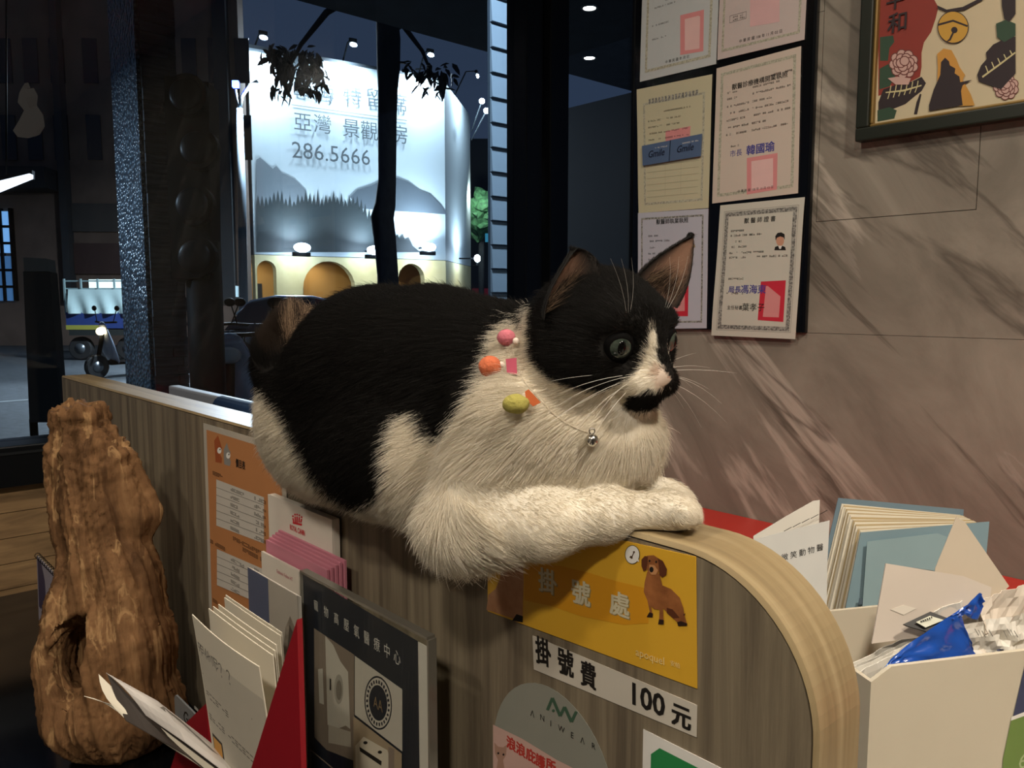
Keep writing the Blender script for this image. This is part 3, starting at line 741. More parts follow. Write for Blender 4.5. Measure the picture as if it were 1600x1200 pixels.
# ------------------------------------------------------------------ printing helpers in photo coordinates
def px2st(sh, u, v):
    s, t = .5, .5
    for _ in range(12):
        p = proj(sh.fn(s, t)); e = np.array([u, v]) - p; h = 1e-3
        J = np.stack([(proj(sh.fn(s + h, t)) - p) / h, (proj(sh.fn(s, t + h)) - p) / h], 1)
        d = np.linalg.solve(J, e); s += d[0]; t += d[1]
        if abs(e).max() < .01: break
    return s, t
def ppoly(sh, name, pts, m, **k): return sh.poly(name, [px2st(sh, *p) for p in pts], m, **k)
def ptext(sh, body, u, v, hpx, m, align='CENTER', **k):
    s, t = px2st(sh, u, v); dep = (sh.fn(s, t) - CAM) @ CF
    sh.text(body, s, t, hpx * dep / FPX * 1.06, m, align, **k)
def crop(ox, oy, sc): return lambda L: [(ox + x * sc, oy + y * sc) for x, y in L]
INK = mat('ink_black', '#17130f', .6); GREYINK = mat('ink_grey', '#77736c', .6); BLUEINK = mat('ink_blue', '#3b3c8f', .6)
SEAL = mat('seal_red', '#c8283c', .6); PINKSEAL = mat('seal_pink', '#d98f8f', .6); PALEPINK = mat('seal_pale_pink', '#e3bcb8', .6)
BORDER = ramp_mat('engraved_border', [(.42, '#5e5d59'), (.58, '#a8a79f')], .6, nscale=260); BORDER2 = ramp_mat('engraved_border_green', [(.42, '#9a9887'), (.58, '#bfbda9')], .6, nscale=260)
def scribble(sh, s0, s1, t, hm, m=None, name='small_print', dens=.75):
    """a line of print too small to read: a row of tiny marks"""
    rs = []; s = s0; hh = hm / sh.H
    while s < s1:
        wd = hm * .8 / sh.W
        if rng.random() < dens:
            for q in range(3):
                if rng.random() < .8: rs.append((s, t - hh / 2 + q * hh / 3, s + wd, t - hh / 2 + (q + .45) * hh / 3))
        s += wd * 1.25
    if rs: sh.rects(name, rs, m or INK)
def slick(name, hexcol, bump=.9):
    """paper in a wrinkled clear sleeve"""
    if name in MATS: return MATS[name]
    m = mat(name, hexcol, .45, var=.03, scale=6, coat=.9); n, l = m.node_tree.nodes, m.node_tree.links; b = n['Principled BSDF']
    b.inputs['Coat Roughness'].default_value = .06
    nz = n.new('ShaderNodeTexNoise'); nz.inputs['Scale'].default_value = 42; nz.inputs['Detail'].default_value = 5; nz.inputs['Distortion'].default_value = 1.2
    tc = n.new('ShaderNodeTexCoord'); l.new(tc.outputs['Object'], nz.inputs['Vector'])
    bp = n.new('ShaderNodeBump'); bp.inputs['Strength'].default_value = bump; bp.inputs['Distance'].default_value = .004
    l.new(nz.outputs[0], bp.inputs['Height']); l.new(bp.outputs[0], b.inputs['Coat Normal']); return m

# ------------------------------------------------------------------ black notice board and certificates on the stone wall
YB = YW - .010
nb = thing('notice_board', (-1.0, YW, 1.235), 'tall gloss black notice board on the stone wall', 'board')
box('backing', (-1.222, -.778, YB, YW - .0005, 1.235, 2.45), mat('board_black', '#08090b', .22, spec=.5), nb, bevel=.0015)
for k_, (a, b_) in enumerate(((-1.222, -1.216), (-.784, -.778))): box('edge_strip', (a, b_, YB - .002, YB - .0001, 1.235, 2.45), M_frame, nb)
YC = YB - .0022
def cert(corners_px, hexcol, label, bulge=.0015):
    c = [on(u, v, 1, YC) for u, v in corners_px]
    return quad_sheet('certificate', c, slick('sleeve_' + hexcol, hexcol), bulge, label=label, cat='certificate', group='certificates on the black board', thick=.0010, normal=(0, -1, 0))
def up(p_bl, p_br, hgt):
    """top corners of a sheet whose lower edge shows, from its A4 height"""
    return None
# upper two run out of the top of the photo: give them full A4 height
def cert_tall(bl, br, hexcol, label):
    a, b_ = on(*bl, 1, YC), on(*br, 1, YC); hz = np.array([.004, 0, .278])
    return quad_sheet('certificate', [a + hz, b_ + hz, b_, a], slick('sleeve_' + hexcol, hexcol), .0015, label=label, cat='certificate', group='certificates on the black board', thick=.0010, normal=(0, -1, 0))
c = cert_tall((1000, 128), (1119, 100), '#c4c9c9', 'bluish white certificate with a pink seal, top left of the board')
c.frame('border', .07, .06, .93, .95, .006, BORDER2)
f = ppoly(c, 'seal', [(1063, 24), (1100, 15), (1099, 80), (1063, 86)], PINKSEAL); ppoly(c, 'seal_field', [(1070, 30), (1094, 24), (1093, 76), (1070, 79)], PALEPINK)
ptext(c, '中 華 民 國 年 月 日', 1058, 93, 5, INK)
for (u0, v0, wd) in ((1019, 41, .22), (1019, 62, .2), (1019, 14, .3), (1040, 0, .5)):
    s, t = px2st(c, u0, v0); scribble(c, s, s + wd, t, .0035)
c.text('獸醫師執業執照', .5, .88, .018, INK, 'CENTER')
c = cert_tall((1121, 94), (1257, 62), '#cdbfba', 'pinkish certificate with a boxed note, top right of the board')
c.frame('border', .05, .05, .95, .96, .005, BORDER2)
ppoly(c, 'seal', [(1172, -4), (1218, -14), (1218, 34), (1172, 42)], mat('seal_palest', '#d9b0b0', .6))
s, t = px2st(c, 1153, 27); c.frame('note_box', s - .10, t - .025, s + .10, t + .025, .0006, INK); scribble(c, s - .08, s + .08, t + .01, .004); scribble(c, s - .08, s + .08, t - .01, .004)
ptext(c, '中 華 民 國 108 年 11 月 02 日', 1188, 57, 5.5, INK)
c = cert([(995, 140), (1113, 116), (1107, 325), (998, 333)], '#c9c3a4', 'cream certificate with two blue cards clipped across it')
c3 = c; c.frame('border', .09, .06, .92, .88, .005, BORDER2); c.rects('ornament', [(.17 + .045 * i, .865, .20 + .045 * i, .905) for i in range(15)], BORDER)
ppoly(c, 'seal', [(1040, 205), (1079, 197), (1078, 222), (1040, 228)], PINKSEAL)
for i, (t, a) in enumerate(((.79, .35), (.73, .22), (.68, .22), (.63, .34), (.58, .34))): scribble(c, .16 if i else .40, .16 + .18 if i else .66, t, .0035); scribble(c, .38, .38 + a, t, .0035)
c.rects('ruled_lines', [(.14, .12 + .05 * k, .86, .1225 + .05 * k) for k in range(6)] + [(.40, .12, .4025, .37), (.62, .12, .6225, .37)], mat('rule_grey', '#a9a48b', .6))
c = cert([(1120, 107), (1252, 72), (1247, 302), (1113, 318)], '#d2c4b6', 'pinkish cream licence signed in blue ink, middle right of the board')
c.frame('border', .06, .045, .95, .955, .006, BORDER2)
ptext(c, '獸醫診療機構開業執照', 1186, 127, 9.3, INK, bold=.012)
ppoly(c, 'seal', [(1167, 247), (1215, 239), (1214, 296), (1167, 304)], PINKSEAL); ppoly(c, 'seal_field', [(1174, 252), (1208, 247), (1208, 291), (1174, 298)], PALEPINK)
ptext(c, '市長', 1150, 240, 10.5, BLUEINK); ptext(c, '韓國瑜', 1188, 233, 15.5, BLUEINK, bold=.02)
ptext(c, '中 華 民 國 108 年 10 月 15 日', 1180, 296, 4.5, INK)
for i, (t, a) in enumerate(((.80, .30), (.755, .42), (.70, .22), (.65, .40), (.60, .42), (.545, .16), (.495, .40))): scribble(c, .15, .15 + (.12 if i < 2 else .26), t, .004); scribble(c, .46, .46 + a, t, .004)
scribble(c, .60, .92, .855, .004); scribble(c, .13, .30, .405, .004)
def portrait(c, u, v, sc, suit):
    """small passport photo printed on the sheet"""
    sk = mat('print_skin', '#c9977c', .6); hair = mat('print_hair', '#15110f', .6)
    E = lambda x, y, rx, ry, n=18: [(u + sc * (x + rx * math.cos(2 * math.pi * k / n)), v + sc * (y + ry * math.sin(2 * math.pi * k / n))) for k in range(n)]
    ppoly(c, 'portrait_suit', [(u + sc * x, v + sc * y) for x, y in ((-9, 17), (-8, 12), (-3, 10), (3, 10), (8, 12), (9, 17))], suit)
    ppoly(c, 'portrait_face', E(0, 2, 6.2, 8.5), sk)
    ppoly(c, 'portrait_hair', [(u + sc * x, v + sc * y) for x, y in ((-7, 2), (-7.5, -5), (-4, -10), (2, -11), (7, -8), (7.3, 1), (5.5, -3), (0, -4.5), (-5, -2.5))], hair)
    ppoly(c, 'portrait_collar', [(u + sc * x, v + sc * y) for x, y in ((-3, 10), (3, 10), (1.2, 15), (-1.2, 15))], mat('print_white', '#e8e6e0', .6))
c = cert([(997, 333), (1107, 326), (1104, 513), (997, 514)], '#bfc0cc', 'lilac white licence behind the cat\'s right-hand ear, lower left of the board')
c.frame('border', .05, .05, .94, .955, .004, BORDER); ptext(c, '獸醫師執業執照', 1050, 346, 8.3, INK, bold=.012); portrait(c, 1079, 372, .85, mat('print_tan', '#9a8a63', .6))
ppoly(c, 'seal', [(1045, 447), (1076, 446), (1075, 494), (1045, 494)], SEAL); ppoly(c, 'seal_field', [(1048, 453), (1070, 452), (1070, 486), (1048, 487)], PINKSEAL); ptext(c, '吳邃', 1060, 437, 13, BLUEINK)
for i, t in enumerate((.80, .755, .70, .65, .60)): scribble(c, .16, .16 + (.14, .30, .12, .26, .5)[i], t, .004)
c = cert([(1126, 321), (1258, 308), (1243, 530), (1112, 524)], '#cfcdc0', 'white certificate with grey border and red stamp, lowest on the board', .004)
c.frame('border', .075, .055, .93, .94, .0085, BORDER); c.frame('border_line', .06, .045, .945, .95, .0006, GREYINK)
ptext(c, '獸 醫 師 證 書', 1187, 344, 8.6, INK, bold=.012); portrait(c, 1219, 374, 1.0, INK)
ppoly(c, 'seal', [(1189, 440), (1228, 438), (1224, 503), (1184, 500)], SEAL); ppoly(c, 'seal_field', [(1197, 447), (1221, 446), (1217, 496), (1192, 495)], PINKSEAL)
ptext(c, '局長', 1148, 453, 10.5, BLUEINK, bold=.015); ptext(c, '馮海東', 1177, 453, 14, BLUEINK, bold=.015); ptext(c, '主任秘書', 1148, 481, 6.5, INK); ptext(c, '葉孝子', 1177, 481, 12.5, INK)
for i, t in enumerate((.80, .765, .72, .68, .635, .60)): scribble(c, .16, .16 + (.16, .26, .14, .2, .42, .2)[i], t, .004); 
scribble(c, .40, .56, .765, .004); scribble(c, .50, .86, .60, .004); scribble(c, .15, .36, .44, .004); scribble(c, .14, .36, .33, .004)
# two blue cards on the cream certificate
CARDB = mat('card_blue', '#54698a', .4, coat=.4)
for (q, lab, tx) in (([(1003, 228), (1048, 219), (1046, 252), (1004, 259)], 'left of two blue grey cards on the cream certificate', (1025, 240)), ([(1047, 219), (1096, 209), (1094, 244), (1045, 252)], 'right of two blue grey cards on the cream certificate', (1070, 232))):
    cc = [on(u, v, 1, YC - .006) for u, v in q]
    sh = quad_sheet('blue_card', cc, CARDB, label=lab, cat='card', group='blue cards on the certificate', thick=.0035, ns=2, ntt=2, normal=(0, -1, 0))
    ptext(sh, 'Gmile', tx[0], tx[1], 14, mat('ink_navy', '#141c33', .5), shear=.25, bold=.02, sx=.9); s, t = px2st(sh, tx[0] + 6, tx[1] - 10); scribble(sh, s - .2, s + .3, t, .003, mat('print_white', '#e8e6e0'))

# ------------------------------------------------------------------ framed cat print, upper right
FR0, FR1, FZ = -.6885, -.34, 1.583
pf = thing('picture_frame', (-.5, YW, FZ), 'dark green and gilt picture frame with a patterned cat illustration', 'picture')
M_fr = mat('frame_green_black', '#20251d', .35, scale=9); M_gilt = mat('frame_gilt', '#8a6f3c', .4, .35)
FH = .46
def rail(name, x0, x1, z0, z1, m, yf): return box(name, (x0, x1, yf, YW - .001, z0, z1), m, pf, bevel=.0025)
yf = YW - .026; w_ = .023
rail('frame_rail', FR0, FR1, FZ, FZ + w_, M_fr, yf); rail('frame_rail', FR0, FR1, FZ + FH - w_, FZ + FH, M_fr, yf)
rail('frame_rail', FR0, FR0 + w_, FZ + w_, FZ + FH - w_, M_fr, yf); rail('frame_rail', FR1 - w_, FR1, FZ + w_, FZ + FH - w_, M_fr, yf)
a0, a1, b0, b1 = FR0 + w_, FR1 - w_, FZ + w_, FZ + FH - w_; g_ = .0055; yg = YW - .020
for bx_ in ((a0, a1, b0, b0 + g_), (a0, a1, b1 - g_, b1), (a0, a0 + g_, b0 + g_, b1 - g_), (a1 - g_, a1, b0 + g_, b1 - g_)): rail('gilt_slip', *bx_, M_gilt, yg)
ya = YW - .011
art = quad_sheet('art_print', [(a0 + g_, ya, b1 - g_), (a1 - g_, ya, b1 - g_), (a1 - g_, ya, b0 + g_), (a0 + g_, ya, b0 + g_)], mat('art_cream', '#cbbd9d', .6, var=.03), parent=pf, thick=.002, ns=2, ntt=2, normal=(0, -1, 0))
k6 = crop(1240, 0, .25)
ARED = mat('art_red', '#8a3227', .6); ADK = mat('art_aubergine', '#2b2024', .6); AGR = mat('art_green', '#2f4a37', .6); AROSE = mat('art_rose', '#c7a49a', .6); ARL = mat('art_rose_line', '#6b3a35', .6)
AGOLD = mat('art_gold', '#c79a3d', .6); AOCH = mat('art_ochre', '#c6903f', .6); ABONE = mat('art_bone', '#c9bf8f', .6)
def apoly(nm, L, m): return ppoly(art, nm, k6(L), m)
apoly('printed_red_cloth', [(541, -420), (870, -420), (880, 0), (905, 45), (890, 110), (860, 200), (815, 265), (800, 330), (800, 420), (790, 480), (640, 560), (530, 600), (530, 230)], ARED)
apoly('printed_leaf', [(540, 232), (622, 222), (630, 262), (600, 300), (590, 380), (540, 380)], AGR); apoly('printed_leaf', [(538, 430), (610, 390), (640, 470), (600, 540), (535, 560)], AGR)
apoly('printed_fish', [(530, 640), (560, 560), (640, 530), (740, 510), (800, 480), (828, 520), (800, 570), (760, 600), (700, 650), (600, 690), (530, 700)], ADK)
apoly('printed_fish_tail', [(790, 585), (800, 590), (772, 715), (752, 715), (768, 640)], ADK)
apoly('printed_bone', [(575, 575), (690, 560), (800, 530), (800, 538), (690, 572), (576, 582)], ABONE)
for i in range(6): apoly('printed_bone', [(600 + 34 * i, 572 - 6 * i), (606 + 34 * i, 571 - 6 * i), (592 + 34 * i, 618 - 8 * i), (586 + 34 * i, 618 - 8 * i)], ABONE); apoly('printed_bone', [(600 + 34 * i, 572 - 6 * i), (606 + 34 * i, 571 - 6 * i), (612 + 34 * i, 535 - 6 * i), (606 + 34 * i, 535 - 6 * i)], ABONE)
apoly('printed_leaf', [(525, 690), (600, 670), (645, 690), (630, 740), (525, 760)], AGR)
def peony(cx, cy, r):
    for ring, nn in ((1.0, 9), (.62, 7), (.3, 4)):
        for k in range(nn):
            a = 2 * math.pi * k / nn + ring; x, y = cx + r * ring * .68 * math.cos(a), cy + r * ring * .68 * math.sin(a); rr = r * .36
            for mm, q in ((ARL, 1.0), (AROSE, .80)): apoly('printed_petal', [(x + rr * q * math.cos(2 * math.pi * j / 10), y + rr * q * math.sin(2 * math.pi * j / 10)) for j in range(10)], mm)
peony(690, 400, 92); apoly('printed_petal', [(590, 490), (650, 480), (735, 490), (720, 530), (640, 530)], AROSE); peony(1330, 545, 80)
apoly('printed_fish', [(1150, 470), (1175, 410), (1210, 370), (1205, 330), (1250, 280), (1330, 240), (1390, 230), (1390, 460), (1300, 560), (1200, 525), (1160, 510)], ADK)
apoly('printed_bone', [(1180, 478), (1280, 405), (1388, 325), (1390, 335), (1285, 415), (1185, 488)], ABONE)
for i in range(5): apoly('printed_bone', [(1215 + 38 * i, 455 - 27 * i), (1221 + 38 * i, 451 - 27 * i), (1206 + 38 * i, 412 - 24 * i), (1200 + 38 * i, 414 - 24 * i)], ABONE)
apoly('printed_leaf', [(1268, 150), (1330, 125), (1390, 150), (1390, 225), (1320, 265), (1275, 235)], AGR); apoly('printed_patch', [(1300, -300), (1390, -300), (1390, 90), (1350, 140), (1320, 120), (1305, 40)], ADK)
apoly('printed_collar', [(900, 35), (960, 62), (1060, 45), (1190, -20), (1190, 0), (1070, 66), (960, 78), (905, 55)], ADK)
def ell(cx, cy, rx, ry, n=26): return [(cx + rx * math.cos(2 * math.pi * k / n), cy + ry * math.sin(2 * math.pi * k / n)) for k in range(n)]
apoly('printed_bell', ell(1000, 172, 98, 102), ADK); apoly('printed_bell', ell(1000, 172, 93, 97), AGOLD); apoly('printed_bell_band', [(908, 150), (1000, 125), (1092, 160), (1090, 172), (1000, 138), (908, 164)], ADK)
apoly('printed_bell_hole', ell(1008, 190, 20, 20), ADK); apoly('printed_bell_slot', [(1000, 195), (1010, 200), (985, 255), (950, 270), (975, 245)], ADK)
apoly('printed_fin', [(905, 420), (900, 340), (940, 305), (990, 315), (1020, 370), (1040, 420), (1075, 470), (1060, 500), (1110, 590), (1135, 660), (1040, 665), (900, 560)], AOCH)
apoly('printed_carp', [(850, 660), (880, 560), (920, 470), (925, 390), (950, 362), (975, 385), (980, 410), (1015, 430), (1010, 460), (1040, 480), (1045, 515), (1120, 500), (1060, 535), (1050, 570), (1060, 660), (850, 695)], ADK)
art.text('平', *px2st(art, *k6([(640, 10)])[0]), .034, ADK, 'CENTER', bold=.01); art.text('和', *px2st(art, *k6([(655, 150)])[0]), .036, ADK, 'CENTER', bold=.012)

# ------------------------------------------------------------------ signs stuck on the partition face
YS = PY0 - .0008
k4 = crop(750, 830, .225); k3 = crop(660, 800, .4375)
c = [on(u, v, 1, YS) for u, v in ((765, 838), (1087, 870), (1089, 1076), (762, 955))]; c[0] = np.array([c[3][0], YS, c[3][2] + c[1][2] - c[2][2]])
ys = quad_sheet('yellow_sign', c, mat('sign_yellow', '#e0ad33', .4, var=.03, scale=5, coat=.3), label='yellow registration sign with a dachshund, stuck under the cat\'s paw', cat='sign', thick=.0006, ns=2, ntt=2, normal=(0, -1, 0))
ppoly(ys, 'printed_band', k4([(310, 250), (420, 235), (560, 240), (760, 290), (960, 350), (1170, 400), (1170, 640), (1000, 650), (700, 590), (500, 520), (310, 480)]), mat('sign_amber', '#d9981f', .45, var=.03))
ppoly(ys, 'printed_dog_flank', k4([(46, 545), (60, 440), (110, 400), (140, 330), (150, 240), (175, 175), (300, 170), (305, 360), (295, 630), (240, 610)]), ramp_mat('print_tan_fur', [(.3, '#a8744f'), (.7, '#c79772')], .5, nscale=60))
ppoly(ys, 'printed_dog_patch', k4([(225, 620), (255, 575), (300, 590), (298, 633)]), INK)
SH = mat('sign_letter_shadow', '#9a8a5a', .5); LT = mat('sign_letter', '#cfc7aa', .5)
for ch, (x, y) in zip('掛號處', ((470, 360), (700, 440), (970, 520))):
    u, v = k4([(x, y)])[0]; ptext(ys, ch, u + 1.6, v + 1.8, 39, SH, bold=.025); ptext(ys, ch, u, v, 39, LT, bold=.025)
ppoly(ys, 'speech_bubble_line', k4(ell(1060, 162, 52, 66) ), INK); ppoly(ys, 'speech_bubble', k4(ell(1060, 162, 48, 62)), mat('print_white', '#e8e6e0')); ppoly(ys, 'bubble_tail', k4([(1090, 205), (1108, 212), (1098, 180)]), mat('print_white', '#e8e6e0'))
ppoly(ys, 'bone_icon', k4([(1040, 180), (1048, 170), (1056, 172), (1066, 150), (1064, 140), (1076, 136), (1080, 146), (1072, 154), (1062, 178), (1064, 188), (1054, 192)]), mat('print_brown', '#4a3520', .6))
ppoly(ys, 'smile_bubble', k4([(480, 108), (520, 60), (560, 20), (640, 50), (648, 100), (620, 145), (570, 155), (520, 140)]), mat('print_dark_brown', '#3b1d12', .6)); ppoly(ys, 'smile_fill', k4([(500, 100), (530, 50), (570, 15), (635, 50), (638, 95), (612, 130), (570, 138), (530, 126)]), mat('sign_pale', '#e3cd96', .5))
ptext(ys, '!!', *k4([(590, 80)])[0], 11, INK)
DB = ramp_mat('print_dachshund', [(.3, '#7d4a26'), (.7, '#a86a3c')], .5, nscale=90); DD = mat('print_dog_ear', '#5a2f1a', .5); DL = mat('print_dog_muzzle', '#c08a5c', .5)
ppoly(ys, 'printed_dog_body', k4([(1165, 280), (1250, 295), (1270, 375), (1330, 400), (1390, 460), (1415, 530), (1422, 580), (1442, 645), (1385, 655), (1372, 630), (1345, 605), (1300, 560), (1275, 535), (1278, 640), (1242, 645), (1248, 590), (1250, 545), (1212, 540), (1192, 520), (1202, 590), (1162, 595), (1182, 560), (1166, 480), (1140, 420), (1147, 350)]), DB)
ppoly(ys, 'printed_dog_shade', k4([(1300, 530), (1340, 540), (1390, 600), (1345, 605), (1300, 565)]), DD)
for L in ([(1160, 595), (1180, 560), (1205, 570), (1202, 597)], [(1240, 645), (1247, 610), (1280, 615), (1279, 646)], [(1372, 630), (1400, 622), (1444, 640), (1440, 655), (1380, 657)]): ppoly(ys, 'printed_dog_foot', k4(L), mat('print_dog_foot', '#2c1a12', .5))
ppoly(ys, 'printed_dog_tail', k4([(1415, 575), (1432, 568), (1420, 590)]), DD)
ppoly(ys, 'printed_dog_head', k4([(1150, 185), (1165, 168), (1210, 165), (1248, 190), (1262, 240), (1240, 290), (1210, 305), (1180, 298), (1160, 255)]), DB)
ppoly(ys, 'printed_dog_muzzle', k4([(1180, 230), (1215, 235), (1240, 270), (1225, 300), (1195, 300), (1178, 275)]), DL); ppoly(ys, 'printed_dog_nose', k4(ell(1195, 265, 15, 20, 12)), INK)
for x, y in ((1182, 205), (1228, 212)): ppoly(ys, 'printed_dog_eye', k4(ell(x, y, 7, 9, 10)), INK)
ppoly(ys, 'printed_dog_ear', k4([(1126, 195), (1150, 170), (1172, 175), (1166, 230), (1158, 268), (1140, 277), (1126, 240)]), DD); ppoly(ys, 'printed_dog_ear', k4([(1240, 185), (1275, 205), (1303, 262), (1298, 300), (1270, 320), (1250, 300), (1246, 240)]), DD)
ptext(ys, 'apoquel', *k4([(1185, 870)])[0], 17, mat('sign_pale_letter', '#ecd590', .5)); ptext(ys, '安帕', *k4([(1360, 925)])[0], 9, mat('sign_pale_letter', '#ecd590'))

def stsheet(name, x0, x1, z0, z1, m, label, cat_, tilt=0.0, **k):
    c = [(x0, YS, z1), (x1, YS, z1 + tilt), (x1, YS, z0 + tilt), (x0, YS, z0)]
    return quad_sheet(name, [np.array(q) for q in c], m, label=label, cat=cat_, thick=.0005, ns=2, ntt=2, normal=(0, -1, 0), **k)
MSTRIP = mat('strip_white', '#cfc8ba', .45, coat=.2)
q = [on(u, v, 1, YS) for u, v in ((832, 993), (1089, 1102), (1088, 1152), (834, 1046))]
st = quad_sheet('price_strip', q, MSTRIP, label='white paper strip with black lettering under the yellow sign', cat='sign', thick=.0005, ns=2, ntt=2, normal=(0, -1, 0))
for ch, (x, y) in zip('掛號費', ((432, 507), (512, 545), (593, 590))): ptext(st, ch, *k3([(x, y)])[0], 40, INK, bold=.035, sx=.82)
ptext(st, '100', *k3([(800, 672)])[0], 50, INK, bold=.025, sx=.92); ptext(st, '元', *k3([(925, 735)])[0], 42, INK, bold=.04, sx=.85)
# arch-topped grey sticker (clear film) with logo
def film(name, hexcol, a):
    if name in MATS: return MATS[name]
    m = mat(name, hexcol, .35, var=.04, coat=.3); m.node_tree.nodes['Principled BSDF'].inputs['Alpha'].default_value = a; return m
pL, pT, pR = on(771, 1130, 1, YS), on(850, 1062, 1, YS), on(985, 1200, 1, YS)
ax0 = pL[0]; arx = .0635; acx = ax0 + arx; azt = 1.0165; arz = .070; acz = azt - arz
pts = [(ax0, YS, acz - .14)] + [(acx - arx * math.cos(math.pi * k / 24), YS, acz + arz * math.sin(math.pi * k / 24)) for k in range(25)] + [(ax0 + 2 * arx, YS, acz - .14)]
ar_ = prism('arch_sticker', pts, (0, .0005, 0), film('film_grey', '#a5a69a', .62), label='arch shaped clear grey sticker with green zigzag logo', cat='sticker')
sa = Sheet.__new__(Sheet); sa.W, sa.H = 2 * arx, .202; sa.fn = lambda s, t: np.array([ax0 + s * 2 * arx, YS, acz - .14 + t * .202]); sa.n = np.array([0, -1.0, 0]); sa.o = ar_; sa.lay = 0
kz = crop(750, 1040, .2625)
GRN = mat('logo_green', '#3e5a47', .5)
def zig(L, wd):
    L = [np.array(p, float) for p in L]; lo, hi = [], []
    for i, p in enumerate(L):
        d = L[min(i + 1, len(L) - 1)] - L[max(i - 1, 0)]; d = d / np.linalg.norm(d); nrm = np.array([-d[1], d[0]]) * wd; lo.append(tuple(p + nrm)); hi.append(tuple(p - nrm))
    return lo + hi[::-1]
for a_, b_ in (((402, 265), (432, 192)), ((432, 192), (478, 300)), ((478, 300), (505, 245)), ((505, 245), (545, 335)), ((545, 335), (575, 272))): ppoly(sa, 'logo_stroke', kz(zig([a_, b_], 9)), GRN)
ppoly(sa, 'logo_dot', kz(ell(438, 268, 9, 9, 12)), GRN)
for ch, x, y in zip('ΛNIWEΛR', (313, 372, 423, 486, 550, 612, 677), (288, 312, 345, 378, 415, 448, 480)): ptext(sa, ch, *kz([(x, y)])[0], 13, INK)
PINKST = mat('sticker_pink', '#c7a59a', .5)
ppoly(sa, 'pink_panel', kz([(80, 350), (250, 432), (460, 560), (560, 610), (560, 800), (80, 800)]), PINKST)
for ch, x, y in zip('浪浪庇護所', (188, 245, 305, 362, 425), (470, 505, 540, 575, 600)): ptext(sa, ch, *kz([(x, y)])[0], 21, mat('sticker_red', '#b3382f', .5), bold=.04)
ppoly(sa, 'printed_kitten', kz([(88, 455), (110, 480), (140, 485), (163, 470), (158, 530), (140, 560), (150, 620), (100, 620), (110, 560), (92, 520)]), mat('print_kitten', '#a98573', .5))
for x, y in ((112, 520), (143, 528)): ppoly(sa, 'printed_kitten_eye', kz(ell(x, y, 6, 7, 10)), INK)
# green messenger sticker
c = [on(u, v, 1, YS) for u, v in ((1005, 1140), (1180, 1200))]; lx0 = c[0][0]; lz1 = 1.0205 
ls = stsheet('green_sticker', lx0, lx0 + .112, lz1 - .10, lz1, mat('print_white', '#e8e6e0'), 'white bordered green sticker with a speech bubble, low on the partition', 'sticker')
G2 = mat('sticker_green', '#2f8a4e', .4, coat=.3); ls.poly('green_field', [(.06, .05), (.94, .05), (.94, .86), (.90, .93), (.12, .93), (.06, .86)], G2)
ls.disc('speech_bubble', .30, .56, .0225, mat('print_white', '#e8e6e0'), sy=.95); ls.text('LINE', .30, .56, .0125, G2, 'CENTER', bold=.03)
# ------------------------------------------------------------------ collar with felt balls
def build_collar():
    pc = HEAD(0, -.052, -.050)
    co = thing('cat_collar', pc, 'felt ball collar with little pennants and a silver bell, worn by the cat', 'collar')
    felt = lambda nm, h: mat(nm, h, .95, var=.14, scale=260, bump=.8)
    def wob(nm, c, r, m, B=None):
        v, f = sphere_vf(c, r, 18, 12, B); v = [np.asarray(p) + (np.asarray(p) - c) * .09 * mnoise.noise(Vector(np.asarray(p) * 190)) for p in v]
        return mesh(nm, v, f, m, co, smooth=True)
    from mathutils.bvhtree import BVHTree
    bv = BVHTree.FromPolygons([Vector(v.co) + Vector(wloc(CAT)) for v in CAT.data.vertices], [tuple(p.vertices) for p in CAT.data.polygons])
    def on_cat(u, v, off):
        """the point off metres in front of the coat where the sight line meets the cat"""
        d = Vector(ray(u, v)); h, nn, _, ds = bv.ray_cast(Vector(CAM), d.normalized())
        return np.array(h) - off * np.array(d.normalized())
    B = np.array([CR, -CF, CU])
    for nm, h, u, v, off, r in (('felt_pink', '#c8707c', 791, 527, .0105, .0066), ('felt_orange', '#c96a45', 766, 573, .0125, .0080), ('felt_olive', '#a39a4d', 806, 631, .0125, .0070)):
        wob('felt_ball', on_cat(u, v, off), (r * (1.25 if 'olive' in nm else 1.0), r, r * .92), felt(nm, h), B)
    ring = [on_cat(u, v, .0004) for u, v in ((800, 525), (801, 545), (806, 573), (822, 600), (842, 622), (862, 645), (882, 660), (904, 671), (925, 678))]
    v, f = tube_vf(ring, .0007, 8); mesh('band', v, f, mat('collar_cord', '#b9ad98', .8), co, smooth=True)
    for (L, h, nm) in (([(790, 561), (807, 559), (808, 586), (792, 582)], '#c2546b', 'pennant_pink'), ([(820, 612), (826, 608), (845, 629), (833, 635), (822, 625)], '#c4622f', 'pennant_orange')):
        cu_, cv2 = np.mean(L, 0); dd = (on_cat(cu_, cv2, .0105) - CAM) @ CF
        prism('pennant', [at(u, v, dd) for u, v in L], CF * .0012, mat(nm, h, .8, scale=120), co)
    for u, v in ((806, 533), (783, 570)): wob('bead', on_cat(u, v, .008), .0024, mat('bead_white', '#d9c9bb', .6))
    steel = mat('bell_steel', '#b9b6ae', .22, 1.0)
    bc = on_cat(925, 688, .007); bl = sphere('bell', bc, .0044, steel, co, 20, 14)
    sphere('bell_slot', bc - CF * .0040 - CU * .0008, (.0007, .0006, .0022), INK, bl, 8, 6, basis=[CR, -CF, CU]); sphere('bell_hole', bc - CF * .0041 + CU * .0006, (.0013, .0006, .0009), INK, bl, 8, 6, basis=[CR, -CF, CU])
    v, f = tube_vf([bc + CU * .0042 + CR * .0018 * math.cos(a) + CU * .0018 * (1 + math.sin(a)) for a in np.linspace(0, 2 * math.pi, 13)], .0005, 6, cap=False); mesh('bell_loop', v, f, steel, bl, smooth=True)
build_collar()

